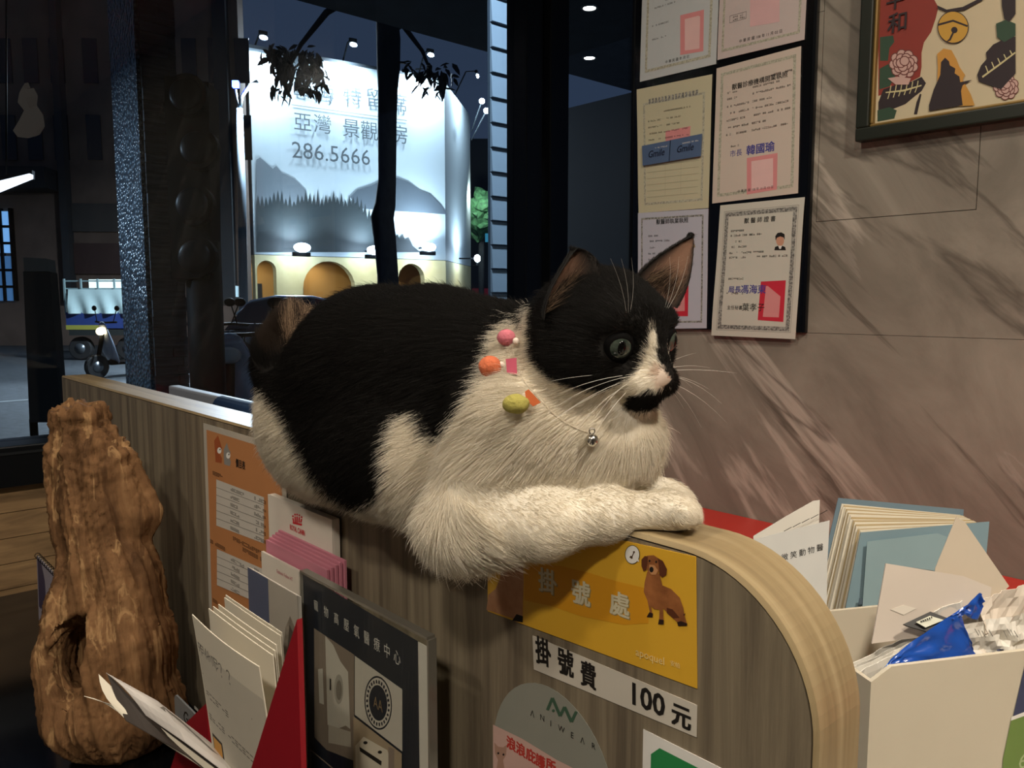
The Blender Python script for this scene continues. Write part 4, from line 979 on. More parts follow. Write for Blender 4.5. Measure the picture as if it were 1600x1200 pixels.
# ------------------------------------------------------------------ driftwood stump
def build_wood():
    A = at
    fd = Field((-1.42, .10, .715), (-.90, .40, 1.19), .0036)
    fd.chain([A(182, 1105, 1.03), A(178, 1010, 1.035), A(176, 910, 1.04), A(152, 800, 1.045), A(138, 730, 1.045), A(119, 650, 1.05)], [.068, .066, .052, .041, .036, .028], .03)
    fd.ball(A(108, 643, 1.04), .020, .02); fd.ball(A(140, 650, 1.05), .018, .02); fd.cone(A(172, 705, 1.04), A(215, 800, 1.05), .020, .028, .025)
    fd.cone(A(108, 1120, 1.0), A(88, 1030, 1.01), .030, .024, .025); fd.cone(A(90, 1030, 1.01), A(98, 950, 1.01), .018, .017, .02); fd.ball(A(130, 1130, .99), .030, .02); fd.ball(A(232, 1110, 1.04), .040, .03)
    fd.cone(A(106, 990, 1.0), A(112, 880, 1.03), .020, .014, .02); fd.cone(A(100, 840, 1.03), A(92, 700, 1.04), .012, .016, .02)
    CB = np.array([CR, CF, CU]); fd.ball(A(112, 1035, .985), (.027, .070, .048), .006, CB, cut=True); fd.ball(A(122, 1000, .985), (.016, .050, .030), .006, CB, cut=True)
    fd.ball(A(122, 915, .975), (.012, .020, .040), .014, cut=True)
    fd.cutbox((-2, 0, .5), (0, 1, .7207)); zt = A(118, 634, 1.05)[2]; fd.cutbox((-2, 0, zt), (0, 1, zt + .2)); fd.ball(A(192, 672, 1.03), .022, .012, cut=True)
    V, F = fd.surface(4); N = vnormals(V, F)
    hol = A(113, 1035, .975); ax0 = A(180, 1100, 1.03); ax1 = A(125, 660, 1.05)
    for i in range(len(V)):
        p = V[i]; z = p[2]; q = (z - ax0[2]) / (ax1[2] - ax0[2]); c = ax0 + (ax1 - ax0) * q
        a = math.atan2(p[1] - c[1], p[0] - c[0]); tw = a + .5 * q
        e = Vector((math.cos(tw) * 2.6, math.sin(tw) * 2.6, z * 2.2))
        ridge = mnoise.noise(e) * .010 - abs(mnoise.noise(Vector((math.cos(tw) * 5, math.sin(tw) * 5, z * 2.0)))) * .014 - abs(mnoise.noise(Vector((math.cos(tw) * 14, math.sin(tw) * 14, z * 3.5 + 4)))) * .009
        crumb = mnoise.fractal(Vector(p * 70), .8, 2.0, 4) * (.0050 if z > 1.085 else .0016) + (.004 * mnoise.noise(Vector(p * 40)) if z > 1.07 else 0)
        fl = 1.0 if z > .735 else max(0, (z - .7207) / .0143)
        V[i] = p + N[i] * (ridge + .004 + crumb) * fl
        V[i][1] = min(V[i][1], PY0 - .002)
    V[:, 2] = np.maximum(V[:, 2], .7206)
    m = ramp_mat('driftwood', [(.20, '#352313'), (.42, '#5a3f27'), (.58, '#755537'), (.80, '#967450')], .85, (20, 20, 2.4), 1.4, 12, .8, .5, .003, .7, veins=[('#38230f', (34, 34, 2.0), .40, .04, .6), ('#bf9a6b', (50, 50, 4), .62, .05, .4)], spec=.2)
    mesh('driftwood', V, F.tolist(), m, label='weathered brown driftwood stump with a hollow, standing by the counter partition', cat='driftwood', smooth=True)
build_wood()

# ------------------------------------------------------------------ things standing in front of the partition
TZ = .7203                                                      # table top
PAPER = mat('paper_cream', '#d8d0bd', .7, var=.03, scale=8); PAPERW = mat('paper_white', '#dcd7cc', .7, var=.03, scale=8); CLEAR = glass_mat('clear_acrylic', '#fbfcfb', .5, .02)
# orange price list taped to the partition
TL, TR = on(318, 661, 1, YS), on(447, 699, 1, YS); TR[2] = TL[2]; dn = np.array([-.006, 0, -.300])
pl = quad_sheet('price_list', [TL, TR, TR + dn, TL + dn], slick('price_list_film', '#c3bcae', .12), .0010, label='laminated orange price list taped to the partition', cat='notice', thick=.0006, normal=(0, -1, 0))
pl.rect('orange_field', .045, .03, .955, .975, mat('list_orange', '#b97e4f', .5, var=.05, scale=14))
ko = crop(310, 650, .275)
for (L, h) in (([(90, 140), (112, 110), (125, 150), (135, 185), (120, 210), (135, 240), (133, 268), (98, 262), (95, 200)], '#a0522d'), ([(145, 190), (163, 152), (172, 185), (183, 205), (178, 235), (185, 262), (180, 285), (148, 275), (145, 230)], '#8d8b86')):
    ppoly(pl, 'printed_pet', ko(L), mat('pet_' + h, h, .5))
    x0 = sum(p[0] for p in L) / len(L); y0 = sum(p[1] for p in L) / len(L); ppoly(pl, 'printed_pet_face', ko(ell(x0 + 4, y0, 12, 18, 12)), mat('print_white', '#e8e6e0')); ppoly(pl, 'printed_pet_eye', ko(ell(x0 + 8, y0 - 6, 3.5, 5, 8)), INK)
ptext(pl, '價目表', *ko([(240, 278)])[0], 14, INK, bold=.03, sx=.8)
def table(x0, y0, x1, y1, skew, rows):
    ppoly(pl, 'table_field', ko([(x0, y0), (x1, y0 + skew), (x1, y1 + skew), (x0, y1)]), mat('list_white', '#c9c4ba', .5))
    for k in range(1, rows): y = y0 + (y1 - y0) * k / rows; ppoly(pl, 'table_rule', ko([(x0, y), (x1, y + skew), (x1, y + skew + 3), (x0, y + 3)]), GREYINK)
    for k in range(rows):
        y = y0 + (y1 - y0) * (k + .5) / rows
        for xx, wd in ((x0 + (x1 - x0) * .30, .10 if k else .16), (x0 + (x1 - x0) * .80, .12)):
            s, t = px2st(pl, *ko([(xx, y + skew * (xx - x0) / (x1 - x0))])[0]); scribble(pl, s, s + wd, t, .0045, dens=.9)
table(103, 360, 374, 622, 102, 6); table(108, 755, 374, 960, 115, 5)
for x, y, wd in ((75, 315, .2), (200, 690, .38), (255, 752, .26), (70, 705, .2), (85, 1040, .08)): s, t = px2st(pl, *ko([(x, y)])[0]); scribble(pl, s, s + wd, t, .0055, dens=.95)
# white card dispenser with red crown
yr = .3825
rc0, rc1 = on(419, 774, 1, yr), on(519, 803, 1, yr); rx0, rx1, rzt = rc0[0], rc1[0], 1.083
ca = thing('card_dispenser', ((rx0 + rx1) / 2, .37, TZ), 'white card dispenser with a red crown logo and pink leaflets', 'dispenser')
box('body', (rx0, rx1, yr, PY0 - .003, TZ, rzt), mat('dispenser_white', '#d9d1c4', .45), ca, bevel=.0015)
sb = Sheet('face_label', lambda s, t: np.array([rx0 + s * (rx1 - rx0), yr - .0004, .86 + t * (rzt - .86)]), rx1 - rx0, rzt - .86, mat('dispenser_white', '#d9d1c4'), .0003, parent=ca, ns=2, ntt=2, normal=(0, -1, 0))
kc = crop(310, 650, .275); RED = mat('logo_red', '#c22b35', .5)
ptext(sb, 'ROYAL CANIN', *kc([(563, 650)])[0], 11.5, RED, bold=.03, sx=.62)
ppoly(sb, 'crown_band', kc([(535, 600), (590, 612), (588, 624), (538, 612)]), RED)
for i, (x, y) in enumerate(((538, 575), (550, 566), (562, 566), (575, 570), (588, 580))): ppoly(sb, 'crown_point', kc([(x - 4, y + 4), (x + 4, y + 5), (562 + (x - 562) * .8 + 4, 606), (562 + (x - 562) * .8 - 4, 604)]), RED); ppoly(sb, 'crown_bead', kc(ell(x, y - 6, 5, 6, 10)), RED)
yq = yr - .020; qx1 = on(513, 870, 1, yq)[0]; qx0 = on(411, 838, 1, yq)[0]; qz = on(411, 838, 1, yq)[2]
for k in range(5): box('leaflet', (qx0 + .001, qx1 - .002 * k, yr - .003 - .0036 * k, yr - .0006 - .0036 * k, TZ + .001, qz + .004 - .002 * k), mat('leaflet_pink', '#c77f8f', .6), ca)
box('pocket', (qx0, qx1 - .002, yq - .0022, yq, TZ, qz - .016), mat('dispenser_white', '#d9d1c4'), ca)
sb2 = Sheet('pocket_label', lambda s, t: np.array([qx0 + s * (qx1 - qx0), yq - .0026, TZ + t * (qz - .016 - TZ)]), qx1 - qx0, qz - .016 - TZ, mat('dispenser_white', '#d9d1c4'), .0003, parent=ca, ns=2, ntt=2, normal=(0, -1, 0))
ptext(sb2, 'Eubiotic Feline HT', *kc([(490, 905)])[0], 8, mat('logo_pink', '#b04a5e', .5), sx=.85)
# booklet with a cat photograph on its cover
yk = .335; bx0, bx1 = on(387, 886, 1, yk)[0], on(464, 922, 1, yk)[0]; bz = on(387, 886, 1, yk)[2]
bk = thing('cat_booklet', ((bx0 + bx1) / 2, yk, TZ), 'booklet with a grey cat photo and slate blue spine panel', 'booklet')
for k in range(4): box('page', (bx0 + .0004, bx1 - .0006, yk + .0012 + .0009 * k, yk + .0019 + .0009 * k, TZ, bz - .0006 * (k + 1)), PAPERW, bk)
cv_ = Sheet('cover', lambda s, t: np.array([bx0 + s * (bx1 - bx0), yk, TZ + t * (bz - TZ)]), bx1 - bx0, bz - TZ, mat('booklet_cover', '#c9c3b7', .35, coat=.4), .0008, parent=bk, ns=2, ntt=2, normal=(0, -1, 0))
cv_.rect('blue_panel', 0, .2, .44, 1, mat('slate_blue', '#4e5870', .4)); cv_.rect('photo_ground', .44, .55, 1, 1, mat('photo_grey', '#a39d92', .4))
CATG = ramp_mat('photo_cat_grey', [(.35, '#5c564d'), (.65, '#8f877a')], .4, nscale=80)
cv_.poly('photo_cat', [(.42, .60), (.50, .70), (.62, .74), (.70, .78), (.76, .87), (.86, .92), (.98, .88), (1, .76), (1, .58), (.6, .52)], CATG); cv_.poly('photo_cat_ear', [(.78, .78), (.84, .89), (.95, .86), (.96, .74)], mat('photo_dark', '#4b443d', .4)); cv_.rect('photo_highlight', .70, .30, 1, .56, mat('photo_pale', '#d6d2c8', .4))
# red leaflet stand, its leaflets and the sprawled open one
rs = thing('leaflet_stand', (-.66, .28, TZ), 'dark red leaflet stand with slanting sides in front of the partition', 'stand')
MR = mat('stand_red', '#8e1420', .4); ym = .262
A = [on(u, v, 1, .238) for u, v in ((464, 968), (468, 1215), (388, 1215))]
q_ = (A[0][2] - TZ) / (A[0][2] - A[2][2]); A = [A[0], np.array([A[0][0], A[0][1], TZ]), A[0] + (A[2] - A[0]) * q_]; prism('side_panel', A, (0, .004, 0), MR, rs)
x_l, x_r = on(305, 1130, 1, .285)[0], A[0][0]
box('base', (x_l, on(438, 985, 1, .318)[0], .238, .318, TZ, TZ + .006), MR, rs); box('back_panel', (x_l, on(438, 985, 1, .318)[0], .318, .321, TZ, .90), MR, rs)
A = [on(u, v, 1, .285) for u, v in ((323, 1098), (288, 1132), (262, 1215))]; A += [np.array([A[2][0] - .02, .285, TZ]), np.array([A[0][0], .285, TZ])]; prism('side_panel', A, (0, .004, 0), MR, rs)
def leaflet(corners, label, m=None, bow=.0, n=10):
    TL, TR, BR, BL = (np.asarray(q, float) for q in corners); base = bilin([TL, TR, BR, BL])
    fn = lambda s, t: base(s, t) + np.array([0, -1, 0]) * bow * t * t * (1 + .25 * math.sin(3 * s)) + np.array([0, 0, -1]) * abs(bow) * .35 * t ** 3
    return Sheet('leaflet', fn, np.linalg.norm(TR - TL), np.linalg.norm(TL - BL), m or PAPER, .0009, label=label, cat='leaflet', group='leaflets in the red stand', ns=12, ntt=n * 2, normal=(0, -1, 0))
def lf(u0, v0, u1, v1, y, label, zb=.728, lean=.012, bow=0.0, m=None):
    a, b_ = on(u0, v0, 1, y), on(u1, v1, 1, y); b_[2] = a[2] + (b_[2] - a[2]) * .5; a[2] = b_[2]
    return leaflet([a, b_, np.array([b_[0] - .004, y + lean, zb]), np.array([a[0] - .004, y + lean, zb])], label, m, bow)
k2 = crop(300, 640, .4667)
names = ['cream leaflet at the very back of the red stand', 'second cream leaflet from the back of the red stand', 'third cream leaflet from the back of the red stand', 'fourth cream leaflet from the back of the red stand', 'cream leaflet just behind the curled front one']
for i, (a, b_, c_, d_, y_) in enumerate(((354, 936, 441, 979, .306), (352, 940, 439, 984, .303), (346, 952, 436, 992, .286), (338, 958, 434, 998, .282), (331, 963, 431, 1003, .278))): lf(a, b_, c_, d_, y_, names[i], bow=.003 if i > 1 else .001)
fl = lf(321, 966, 427, 1005, .262, 'curled front cream leaflet with grey printing in the red stand', bow=.012)
fl.rects('grey_field', [(.02 + .0603 * k, .40 + .008 * k, .02 + .0603 * (k + 1), .90) for k in range(16)], mat('leaflet_grey', '#c3bcac', .7))
for t in (.90,): fl.text('跟他呢？？', .02, t - .02, .019, GREYINK, sx=.9)
fl.rects('rule', [(.03, .80, .80, .805)], INK)
for t, a_, b_ in ((.74, .05, .42), (.66, .04, .30), (.66, .36, .75), (.645, .78, .97), (.30, .06, .7), (.26, .05, .7), (.22, .05, .72), (.18, .12, .4), (.18, .5, .75)): scribble(fl, a_, b_, t, .0075, mat('ink_dim', '#5e5a54', .6), dens=.95)
fl.rect('printed_can', .05, .46, .22, .60, INK); fl.rect('printed_can_label', .06, .475, .20, .59, AOCH)
# open leaflet sprawled over the front of the stand
def sprawl(pts0, pts1, label, m, curl, up_):
    """a sheet between two long edges given as points"""
    a = [np.asarray(p, float) for p in pts0]; b_ = [np.asarray(p, float) for p in pts1]; n = len(a)
    def fn(s, t):
        x = min(max(s, 0), 1) * (n - 1); i = min(int(x), n - 2); q = x - i
        pa, pb = a[i] * (1 - q) + a[i + 1] * q, b_[i] * (1 - q) + b_[i + 1] * q
        return pa * (1 - t) + pb * t + np.array(up_) * curl * math.sin(math.pi * t)
    return Sheet('leaflet', fn, np.linalg.norm(a[-1] - a[0]), np.linalg.norm(a[0] - b_[0]), m, .0007, label=label, cat='leaflet', group='leaflets in the red stand', ns=10, ntt=5, normal=-CF)
D = lambda u, v, d: at(u, v, d)
sp = sprawl([D(228, 1117, .78), D(290, 1160, .735), D(372, 1222, .69)], [D(166, 1051, .83), D(246, 1095, .79), D(370, 1192, .74)], 'topmost open page of the sprawled leaflet with a grey figure', mat('leaflet_lilac_white', '#c9c3bd', .6), .004, CU)
sp.poly('printed_figure', [(.42, .62), (.50, .78), (.62, .78), (.86, .40), (.80, .36), (.62, .58), (.54, .66), (.46, .56)], GREYINK); sp.poly('printed_spot', [(.90, .40), (.94, .45), (.98, .38), (.94, .33)], GREYINK)
sprawl([D(196, 1126, .785), D(290, 1180, .735), D(375, 1245, .70)], [D(167, 1052, .831), D(232, 1119, .785), D(374, 1224, .715)], 'dark sheet in the gap between pages of the sprawled leaflet', mat('leaflet_dark', '#3a332e', .5), -.002, CU)  # dark coloured sheet filling the gap between the pages
sprawl([D(192, 1120, .79), D(270, 1170, .75), D(372, 1235, .70)], [D(154, 1053, .836), D(205, 1102, .80), D(372, 1228, .705)], 'cream page folded under the sprawled leaflet', PAPER, .006, -CR)
sprawl([D(196, 1122, .80), D(260, 1160, .765), D(360, 1230, .71)], [D(131, 1088, .845), D(170, 1100, .815), D(360, 1222, .715)], 'lowest cream page sticking out of the sprawled leaflet', PAPER, .004, CU)
# crumpled tissue and small grey card beside the stand
v, f = sphere_vf(np.array([on(272, 1185, 1, .225)[0], .200, TZ + .036]), (.028, .020, .034), 34, 22); v = [np.asarray(p) + .012 * np.array(mnoise.noise_vector(Vector(np.asarray(p) * 38))) + .004 * np.array(mnoise.noise_vector(Vector(np.asarray(p) * 110))) for p in v]
zmin = min(p[2] for p in v); v = [p + np.array([0, 0, TZ - zmin]) for p in v]
mesh('crumpled_tissue', v, f, PAPER, label='crumpled cream tissue tucked under the sprawled leaflet', cat='tissue', smooth=True)
g0, g1 = on(272, 1083, 1, .312), on(338, 1083, 1, .312)
gx0, gx1, gzt = g0[0], g1[0], g0[2]; rr = .008
ptsg = [(gx0, .312, TZ), (gx0, .312, gzt - rr)] + [(gx0 + rr - rr * math.cos(a), .312, gzt - rr + rr * math.sin(a)) for a in np.linspace(0, math.pi / 2, 7)] + [(gx1 - rr + rr * math.sin(a), .312, gzt - rr + rr * math.cos(a)) for a in np.linspace(0, math.pi / 2, 7)] + [(gx1, .312, TZ)]
gc = prism('grey_card', ptsg, (0, .002, 0), mat('card_grey', '#74787a', .4), label='small grey card with rounded corners behind the sprawled leaflet', cat='card')
gs = Sheet.__new__(Sheet); gs.W, gs.H = gx1 - gx0, gzt - TZ; gs.fn = lambda s, t: np.array([gx0 + s * (gx1 - gx0), .312, TZ + t * (gzt - TZ)]); gs.n = np.array([0, -1.0, 0]); gs.o = gc; gs.lay = 0
ptext(gs, 'Gmile', 286, 1117, 27, INK, align='LEFT', shear=.2, bold=.01); s, t = px2st(gs, 304, 1104); scribble(gs, s, s + .25, t, .004, mat('print_white', '#e8e6e0'), dens=1)
# upright acrylic sign holder
ya_ = .348; hx0, hx1 = on(468, 876, 1, ya_)[0], on(667, 985, 1, ya_)[0]; hz = 1.037
sh_ = thing('sign_holder', ((hx0 + hx1) / 2, ya_, TZ), 'clear acrylic sign holder with a navy oxygen therapy poster', 'sign holder')
box('acrylic_front', (hx0, hx1, ya_, ya_ + .0022, TZ + .004, hz), CLEAR, sh_); box('acrylic_back', (hx0, hx1, ya_ + .0052, ya_ + .0074, TZ + .004, hz), CLEAR, sh_)
box('acrylic_foot', (hx0, hx1, ya_ - .026, ya_ + .0095, TZ, TZ + .004), CLEAR, sh_)
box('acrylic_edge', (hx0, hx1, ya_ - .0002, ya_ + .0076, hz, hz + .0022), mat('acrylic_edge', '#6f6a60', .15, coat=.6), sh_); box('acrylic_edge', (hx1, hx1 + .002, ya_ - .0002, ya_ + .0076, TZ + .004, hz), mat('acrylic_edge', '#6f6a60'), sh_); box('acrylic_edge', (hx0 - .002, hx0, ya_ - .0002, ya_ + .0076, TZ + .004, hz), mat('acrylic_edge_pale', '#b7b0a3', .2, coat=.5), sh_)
po = Sheet('poster', lambda s, t: np.array([hx0 + .002 + s * (hx1 - hx0 - .004), ya_ + .0032, TZ + .006 + t * (hz - TZ - .014)]), hx1 - hx0 - .004, hz - TZ - .014, mat('poster_white', '#d3cec3', .5), .0008, parent=sh_, ns=2, ntt=2, normal=(0, -1, 0))
ka = crop(460, 860, .2833)
sA, tA = px2st(po, *ka([(42, 125)])[0]); sB, tB = px2st(po, *ka([(682, 500)])[0]); po.poly('navy_field', [(sA, tA), (sB, tB), (sB, .05), (sA, .05)], mat('poster_navy', '#161d2b', .45))
for i, ch in enumerate('寵物高壓氧醫療中心'): ptext(po, ch, *ka([(120 + 56 * i, 308 + 36 * i)])[0], 17 + .9 * i, mat('poster_letter', '#cfccc4', .5), sx=.78)
ppoly(po, 'photo_machine_ground', ka([(110, 428), (332, 575), (332, 1160), (180, 1100), (112, 1030)]), mat('photo_taupe', '#85776a', .5))
ppoly(po, 'photo_machine', ka([(172, 470), (215, 520), (255, 610), (298, 670), (310, 985), (285, 965), (235, 985), (185, 960)]), mat('photo_white', '#c5bfb3', .5)); ppoly(po, 'photo_machine_side', ka([(132, 655), (158, 650), (165, 850), (140, 840)]), mat('photo_white', '#c5bfb3')); ppoly(po, 'photo_machine_base', ka([(190, 960), (312, 1000), (315, 1085), (190, 1060)]), mat('photo_pale2', '#b3aa9c', .5))
ppoly(po, 'photo_emblem', ka(ell(247, 765, 25, 82)), mat('photo_grey', '#a39d92')); ppoly(po, 'photo_emblem_core', ka(ell(248, 770, 16, 55)), mat('photo_mid', '#7d766b', .5)); ppoly(po, 'photo_handle', ka([(197, 705), (205, 708), (205, 772), (197, 768)]), INK)
ppoly(po, 'photo_badge_ground', ka([(336, 580), (598, 765), (598, 1108), (336, 905)]), mat('photo_white', '#c5bfb3'))
for nm, a_, b_, mm in (('badge_rim', 76, 148, mat('poster_navy', '#161d2b')), ('badge_ring', 70, 138, mat('photo_white', '#c5bfb3')), ('badge_core', 50, 98, mat('poster_navy', '#161d2b'))): ppoly(po, nm, [ka([(465 + a_ * math.cos(q), 840 + b_ * math.sin(q) + .35 * a_ * math.cos(q) * .6)])[0] for q in np.linspace(0, 2 * math.pi, 36, endpoint=False)], mm)
ptext(po, 'AA', *ka([(464, 850)])[0], 25, mat('badge_bronze', '#8a7355', .4), sx=.75)
for k in range(26):
    q = 2 * math.pi * k / 26; ppoly(po, 'badge_lettering', [ka([(465 + 60 * math.cos(q + dq) * r_, 840 + 118 * math.sin(q + dq) * r_ + 12.6 * math.cos(q + dq))])[0] for dq, r_ in ((-.07, .92), (.07, .92), (.05, 1.08), (-.05, 1.08))], mat('poster_navy', '#161d2b'))
ppoly(po, 'photo_desk', ka([(332, 912), (598, 1118), (598, 1300), (332, 1300)]), mat('photo_wood', '#9d8d74', .5)); ppoly(po, 'photo_cabinet', ka([(342, 1075), (388, 1025), (520, 1100), (530, 1140), (525, 1280), (345, 1280)]), mat('photo_cream', '#c9c1ae', .5)); ppoly(po, 'photo_cabinet_panel', ka([(365, 1080), (488, 1160), (485, 1185), (368, 1105)]), INK)
for x, y in ((398, 1058), (478, 1110)): ppoly(po, 'photo_knob', ka(ell(x, y, 12, 9, 12)), INK)
ppoly(po, 'photo_rail', ka([(525, 1080), (558, 1092), (556, 1280), (525, 1280)]), mat('photo_taupe', '#85776a')); ppoly(po, 'text_frame', ka([(92, 1090), (230, 1205), (330, 1300), (92, 1300)]), mat('photo_taupe', '#85776a')); ppoly(po, 'text_field', ka([(97, 1102), (226, 1210), (320, 1300), (97, 1300)]), mat('poster_navy', '#161d2b'))
# spiral desk calendar half hidden behind the driftwood
cyq = .262
c_ = [on(u, v, 1, cyq) for u, v in ((57, 868), (120, 858))]; zb = TZ
dc = thing('desk_calendar', ((c_[0][0] + c_[1][0]) / 2, cyq, TZ), 'purple spiral desk calendar half hidden behind the driftwood', 'calendar')
cz = c_[0][2]; cs_ = Sheet('page', lambda s, t: np.array([c_[0][0] + s * .15, cyq - .004 * (1 - t), TZ + t * (cz - TZ)]), .15, cz - TZ, mat('calendar_page', '#8d8794', .6), .002, parent=dc, ns=2, ntt=2, normal=(0, -1, 0))
cs_.poly('printed_swirl', [(.04, .55), (.04, .98), (.22, .97), (.34, .85), (.36, .72), (.26, .62), (.12, .55)], mat('calendar_navy', '#2b2a4d', .5)); cs_.poly('printed_patch', [(.36, .72), (.60, .80), (.60, .60), (.40, .62)], mat('calendar_peach', '#c9a68c', .5))
for k in range(12): tube('spiral_ring', [(c_[0][0] + .008 + k * .0122, cyq + .004 * math.cos(a), cz + .002 + .004 * math.sin(a)) for a in np.linspace(0, 2 * math.pi, 9)], .0006, M_frame, dc, 5)
prism('back_board', [(c_[0][0], cyq + .001, cz), (c_[0][0] + .15, cyq + .001, cz), (c_[0][0] + .15, cyq + .016, TZ), (c_[0][0], cyq + .016, TZ)], (0, .002, 0), mat('board_kraft', '#8a7c66', .8), dc)
# grey screen and blue binder behind the partition
m0, m1 = on(270, 602, 1, .62), on(420, 640, 1, .62)
mo = thing('monitor', ((m0[0] + m1[0]) / 2, .64, .756), 'back of a grey monitor just showing over the counter partition', 'monitor')
box('back_shell', (m0[0], m1[0] + .12, .61, .635, .85, m0[2]), mat('monitor_grey', '#8f949e', .5), mo, bevel=.004); box('stand_neck', (m0[0] + .22, m0[0] + .28, .625, .65, .77, .95), mat('monitor_grey', '#5b606a'), mo); box('stand_foot', (m0[0] + .13, m0[0] + .37, .58, .72, .756, .77), mat('monitor_grey', '#5b606a'), mo, bevel=.003)
b0 = on(357, 630, 1, .53); 
bb = thing('blue_binder', (b0[0] + .15, .52, .756), 'dark blue rounded binder lying behind the counter partition', 'binder')
tube('spine', [(b0[0], .52, b0[2] - .004), (b0[0] + .30, .52, b0[2] - .004)], .0175, mat('binder_blue', '#1f3350', .35), bb, 16); box('cover', (b0[0], b0[0] + .30, .515, .525, .757, b0[2] - .008), mat('binder_blue', '#1f3350'), bb); box('cover', (b0[0], b0[0] + .30, .500, .510, .757, b0[2] - .008), mat('binder_blue', '#1f3350'), bb)
# ------------------------------------------------------------------ file box, folders and papers on the desk behind the rounded end
DZ = .7555
e1 = CR * .974 + np.array([CF[0], CF[1], 0]) / math.hypot(CF[0], CF[1]) * .228; e1[2] = 0; e1 /= np.linalg.norm(e1)
e2 = np.array([-e1[1], e1[0], 0.0])                                  # away from the viewer
if e2 @ CF < 0: e2 = -e2
Zv = np.array([0, 0, 1.0])
fb = on(1361, 1066, 2, 1.052); fb = np.array([fb[0], fb[1], DZ]); BL_, BD_, BH_ = .26, .105, 1.052 - DZ
fx = thing('file_box', fb + e1 * BL_ / 2 + e2 * BD_ / 2, 'off white magazine file box stuffed with papers beside the rounded counter end', 'file box')
MB_ = mat('box_card', '#cdc3ae', .6, var=.03); th = .003
FW = [fb, fb + Zv * BH_, fb + e1 * .015 + Zv * (BH_ + .009), fb + e1 * BL_ + Zv * (BH_ + .009), fb + e1 * BL_]
prism('front_wall', FW, e2 * th, MB_, fx); obox('end_wall', fb + e2 * th, e1 * th, e2 * (BD_ - 2 * th), Zv * BH_, MB_, fx)
obox('back_wall', fb + e2 * (BD_ - th), e1 * BL_, e2 * th, Zv * (BH_ + .004), MB_, fx); obox('floor_panel', fb + e2 * th + e1 * th, e1 * (BL_ - th), e2 * (BD_ - 2 * th), Zv * th, MB_, fx)
def dwall(u, v):
    """depth at which a sight line crosses the inner face of the box front"""
    d = ray(u, v); return ((fb + e2 * th - CAM) @ e2) / (d @ e2)
bs = Sheet.__new__(Sheet); bs.W, bs.H = BL_, BH_; bs.fn = lambda s, t: fb + e1 * (s * BL_) + Zv * (t * BH_) - e2 * .0003; bs.n = -e2; bs.o = fx; bs.lay = 0
ppoly(bs, 'printed_navy_patch', [(1602, 1035), (1660, 1036), (1640, 1130), (1582, 1122)], mat('box_navy', '#3b4260', .5))
ppoly(bs, 'printed_green_patch', [(1580, 1123), (1660, 1095), (1660, 1300), (1560, 1300), (1567, 1185)], mat('box_green', '#6f8a45', .5)); ppoly(bs, 'printed_green_line', [(1580, 1120), (1660, 1089), (1660, 1097), (1579, 1126)], mat('print_white', '#e8e6e0'))
ptext(bs, '6', 1598, 1190, 34, mat('box_pale_green', '#a9b887', .5))

def plane_pts(L, P0, n): 
    n = np.asarray(n, float); out = []
    for u, v in L:
        d = ray(u, v); out.append(CAM + d * ((np.asarray(P0) - CAM) @ n / (d @ n)))
    return out
def card(name, L, d, m, label, cat_, thick=.0006, tilt=0.0, turn=0.0, group=None, parent=None):
    """a flat sheet standing at depth d below pixel outline L, tilted back / turned by small amounts"""
    c = np.mean(L, 0); P0 = at(c[0], c[1], d); n = -CF + tilt * CU + turn * CR; n /= np.linalg.norm(n)
    p = plane_pts(L, P0, n)
    o = prism(name, p, -n * thick, m, parent, label=label, cat=cat_, group=group) if label else prism(name, p, -n * thick, m, parent)
    return o, p, n
# folder full of sheets
MF = mat('folder_blue', '#7f97a0', .35, var=.04, coat=.3); MFD = mat('folder_blue_grey', '#6b7f8b', .35, coat=.3)
ff, fbk = [(1345, 832), (1546, 815), (1528, 1010), (1309, 1012)], [(1310, 778), (1506, 796), (1492, 968), (1270, 950)]
P0 = at(1430, 915, .70)
P0 = P0 + .02 * CF
fo = thing('document_folder', (P0[0], P0[1], DZ), 'thick blue grey folder of cream sheets standing behind the file box', 'folder')
d0 = (P0 - CAM) @ CF; N_ = 26
def ext(L, k=1.9):                                                    # carry the outline on down to the desk, out of sight
    TL, TR, BR, BL = (np.array(q, float) for q in L); return [TL, TR, TR + (BR - TR) * k, TL + (BL - TL) * k]
for i in range(N_ + 1):
    q = i / N_; L = [tuple(np.array(a) * (1 - q) + np.array(b) * q) for a, b in zip(ff, fbk)]
    dd = d0 + .042 * q
    jit = (rng.random() - .5) * 5 if 0 < i < N_ else 0
    if 0 < i < N_: L = [(L[0][0] + 5 + jit, L[0][1] + 6 + abs(jit)), (L[1][0] - 6 + jit, L[1][1] + 7 + abs(jit)), L[2], (L[3][0] + 5 + jit, L[3][1])]
    card('sheet' if 0 < i < N_ else 'cover', ext(L, 1.5), dd, (PAPER if i % 3 else mat('sheet_kraft', '#b39f78', .7)) if 0 < i < N_ else (MF if i == 0 else MFD), None, None, .0009, tilt=.05, parent=fo)
kb = crop(1080, 760, .3667)
sf, pp_, nn_ = card('window_pane', kb([(750, 235), (1050, 200), (1090, 215), (1040, 360), (830, 330), (780, 560), (725, 580)]), d0 - .0025, mat('folder_pocket', '#8fa6ab', .3, coat=.4), None, None, .0004, tilt=.05, parent=fo)
for x, y, w2, h2 in ((765, 430, 26, 18), (752, 490, 36, 26), (745, 565, 36, 26)): card('printed_mark', kb([(x - w2, y - h2 / 2), (x + w2, y - h2 / 2), (x + w2 - 4, y + h2 / 2), (x - w2 - 4, y + h2 / 2)]), d0 - .0032, mat('print_slate', '#4b5a66', .6), None, None, .0002, tilt=.05, parent=fo)
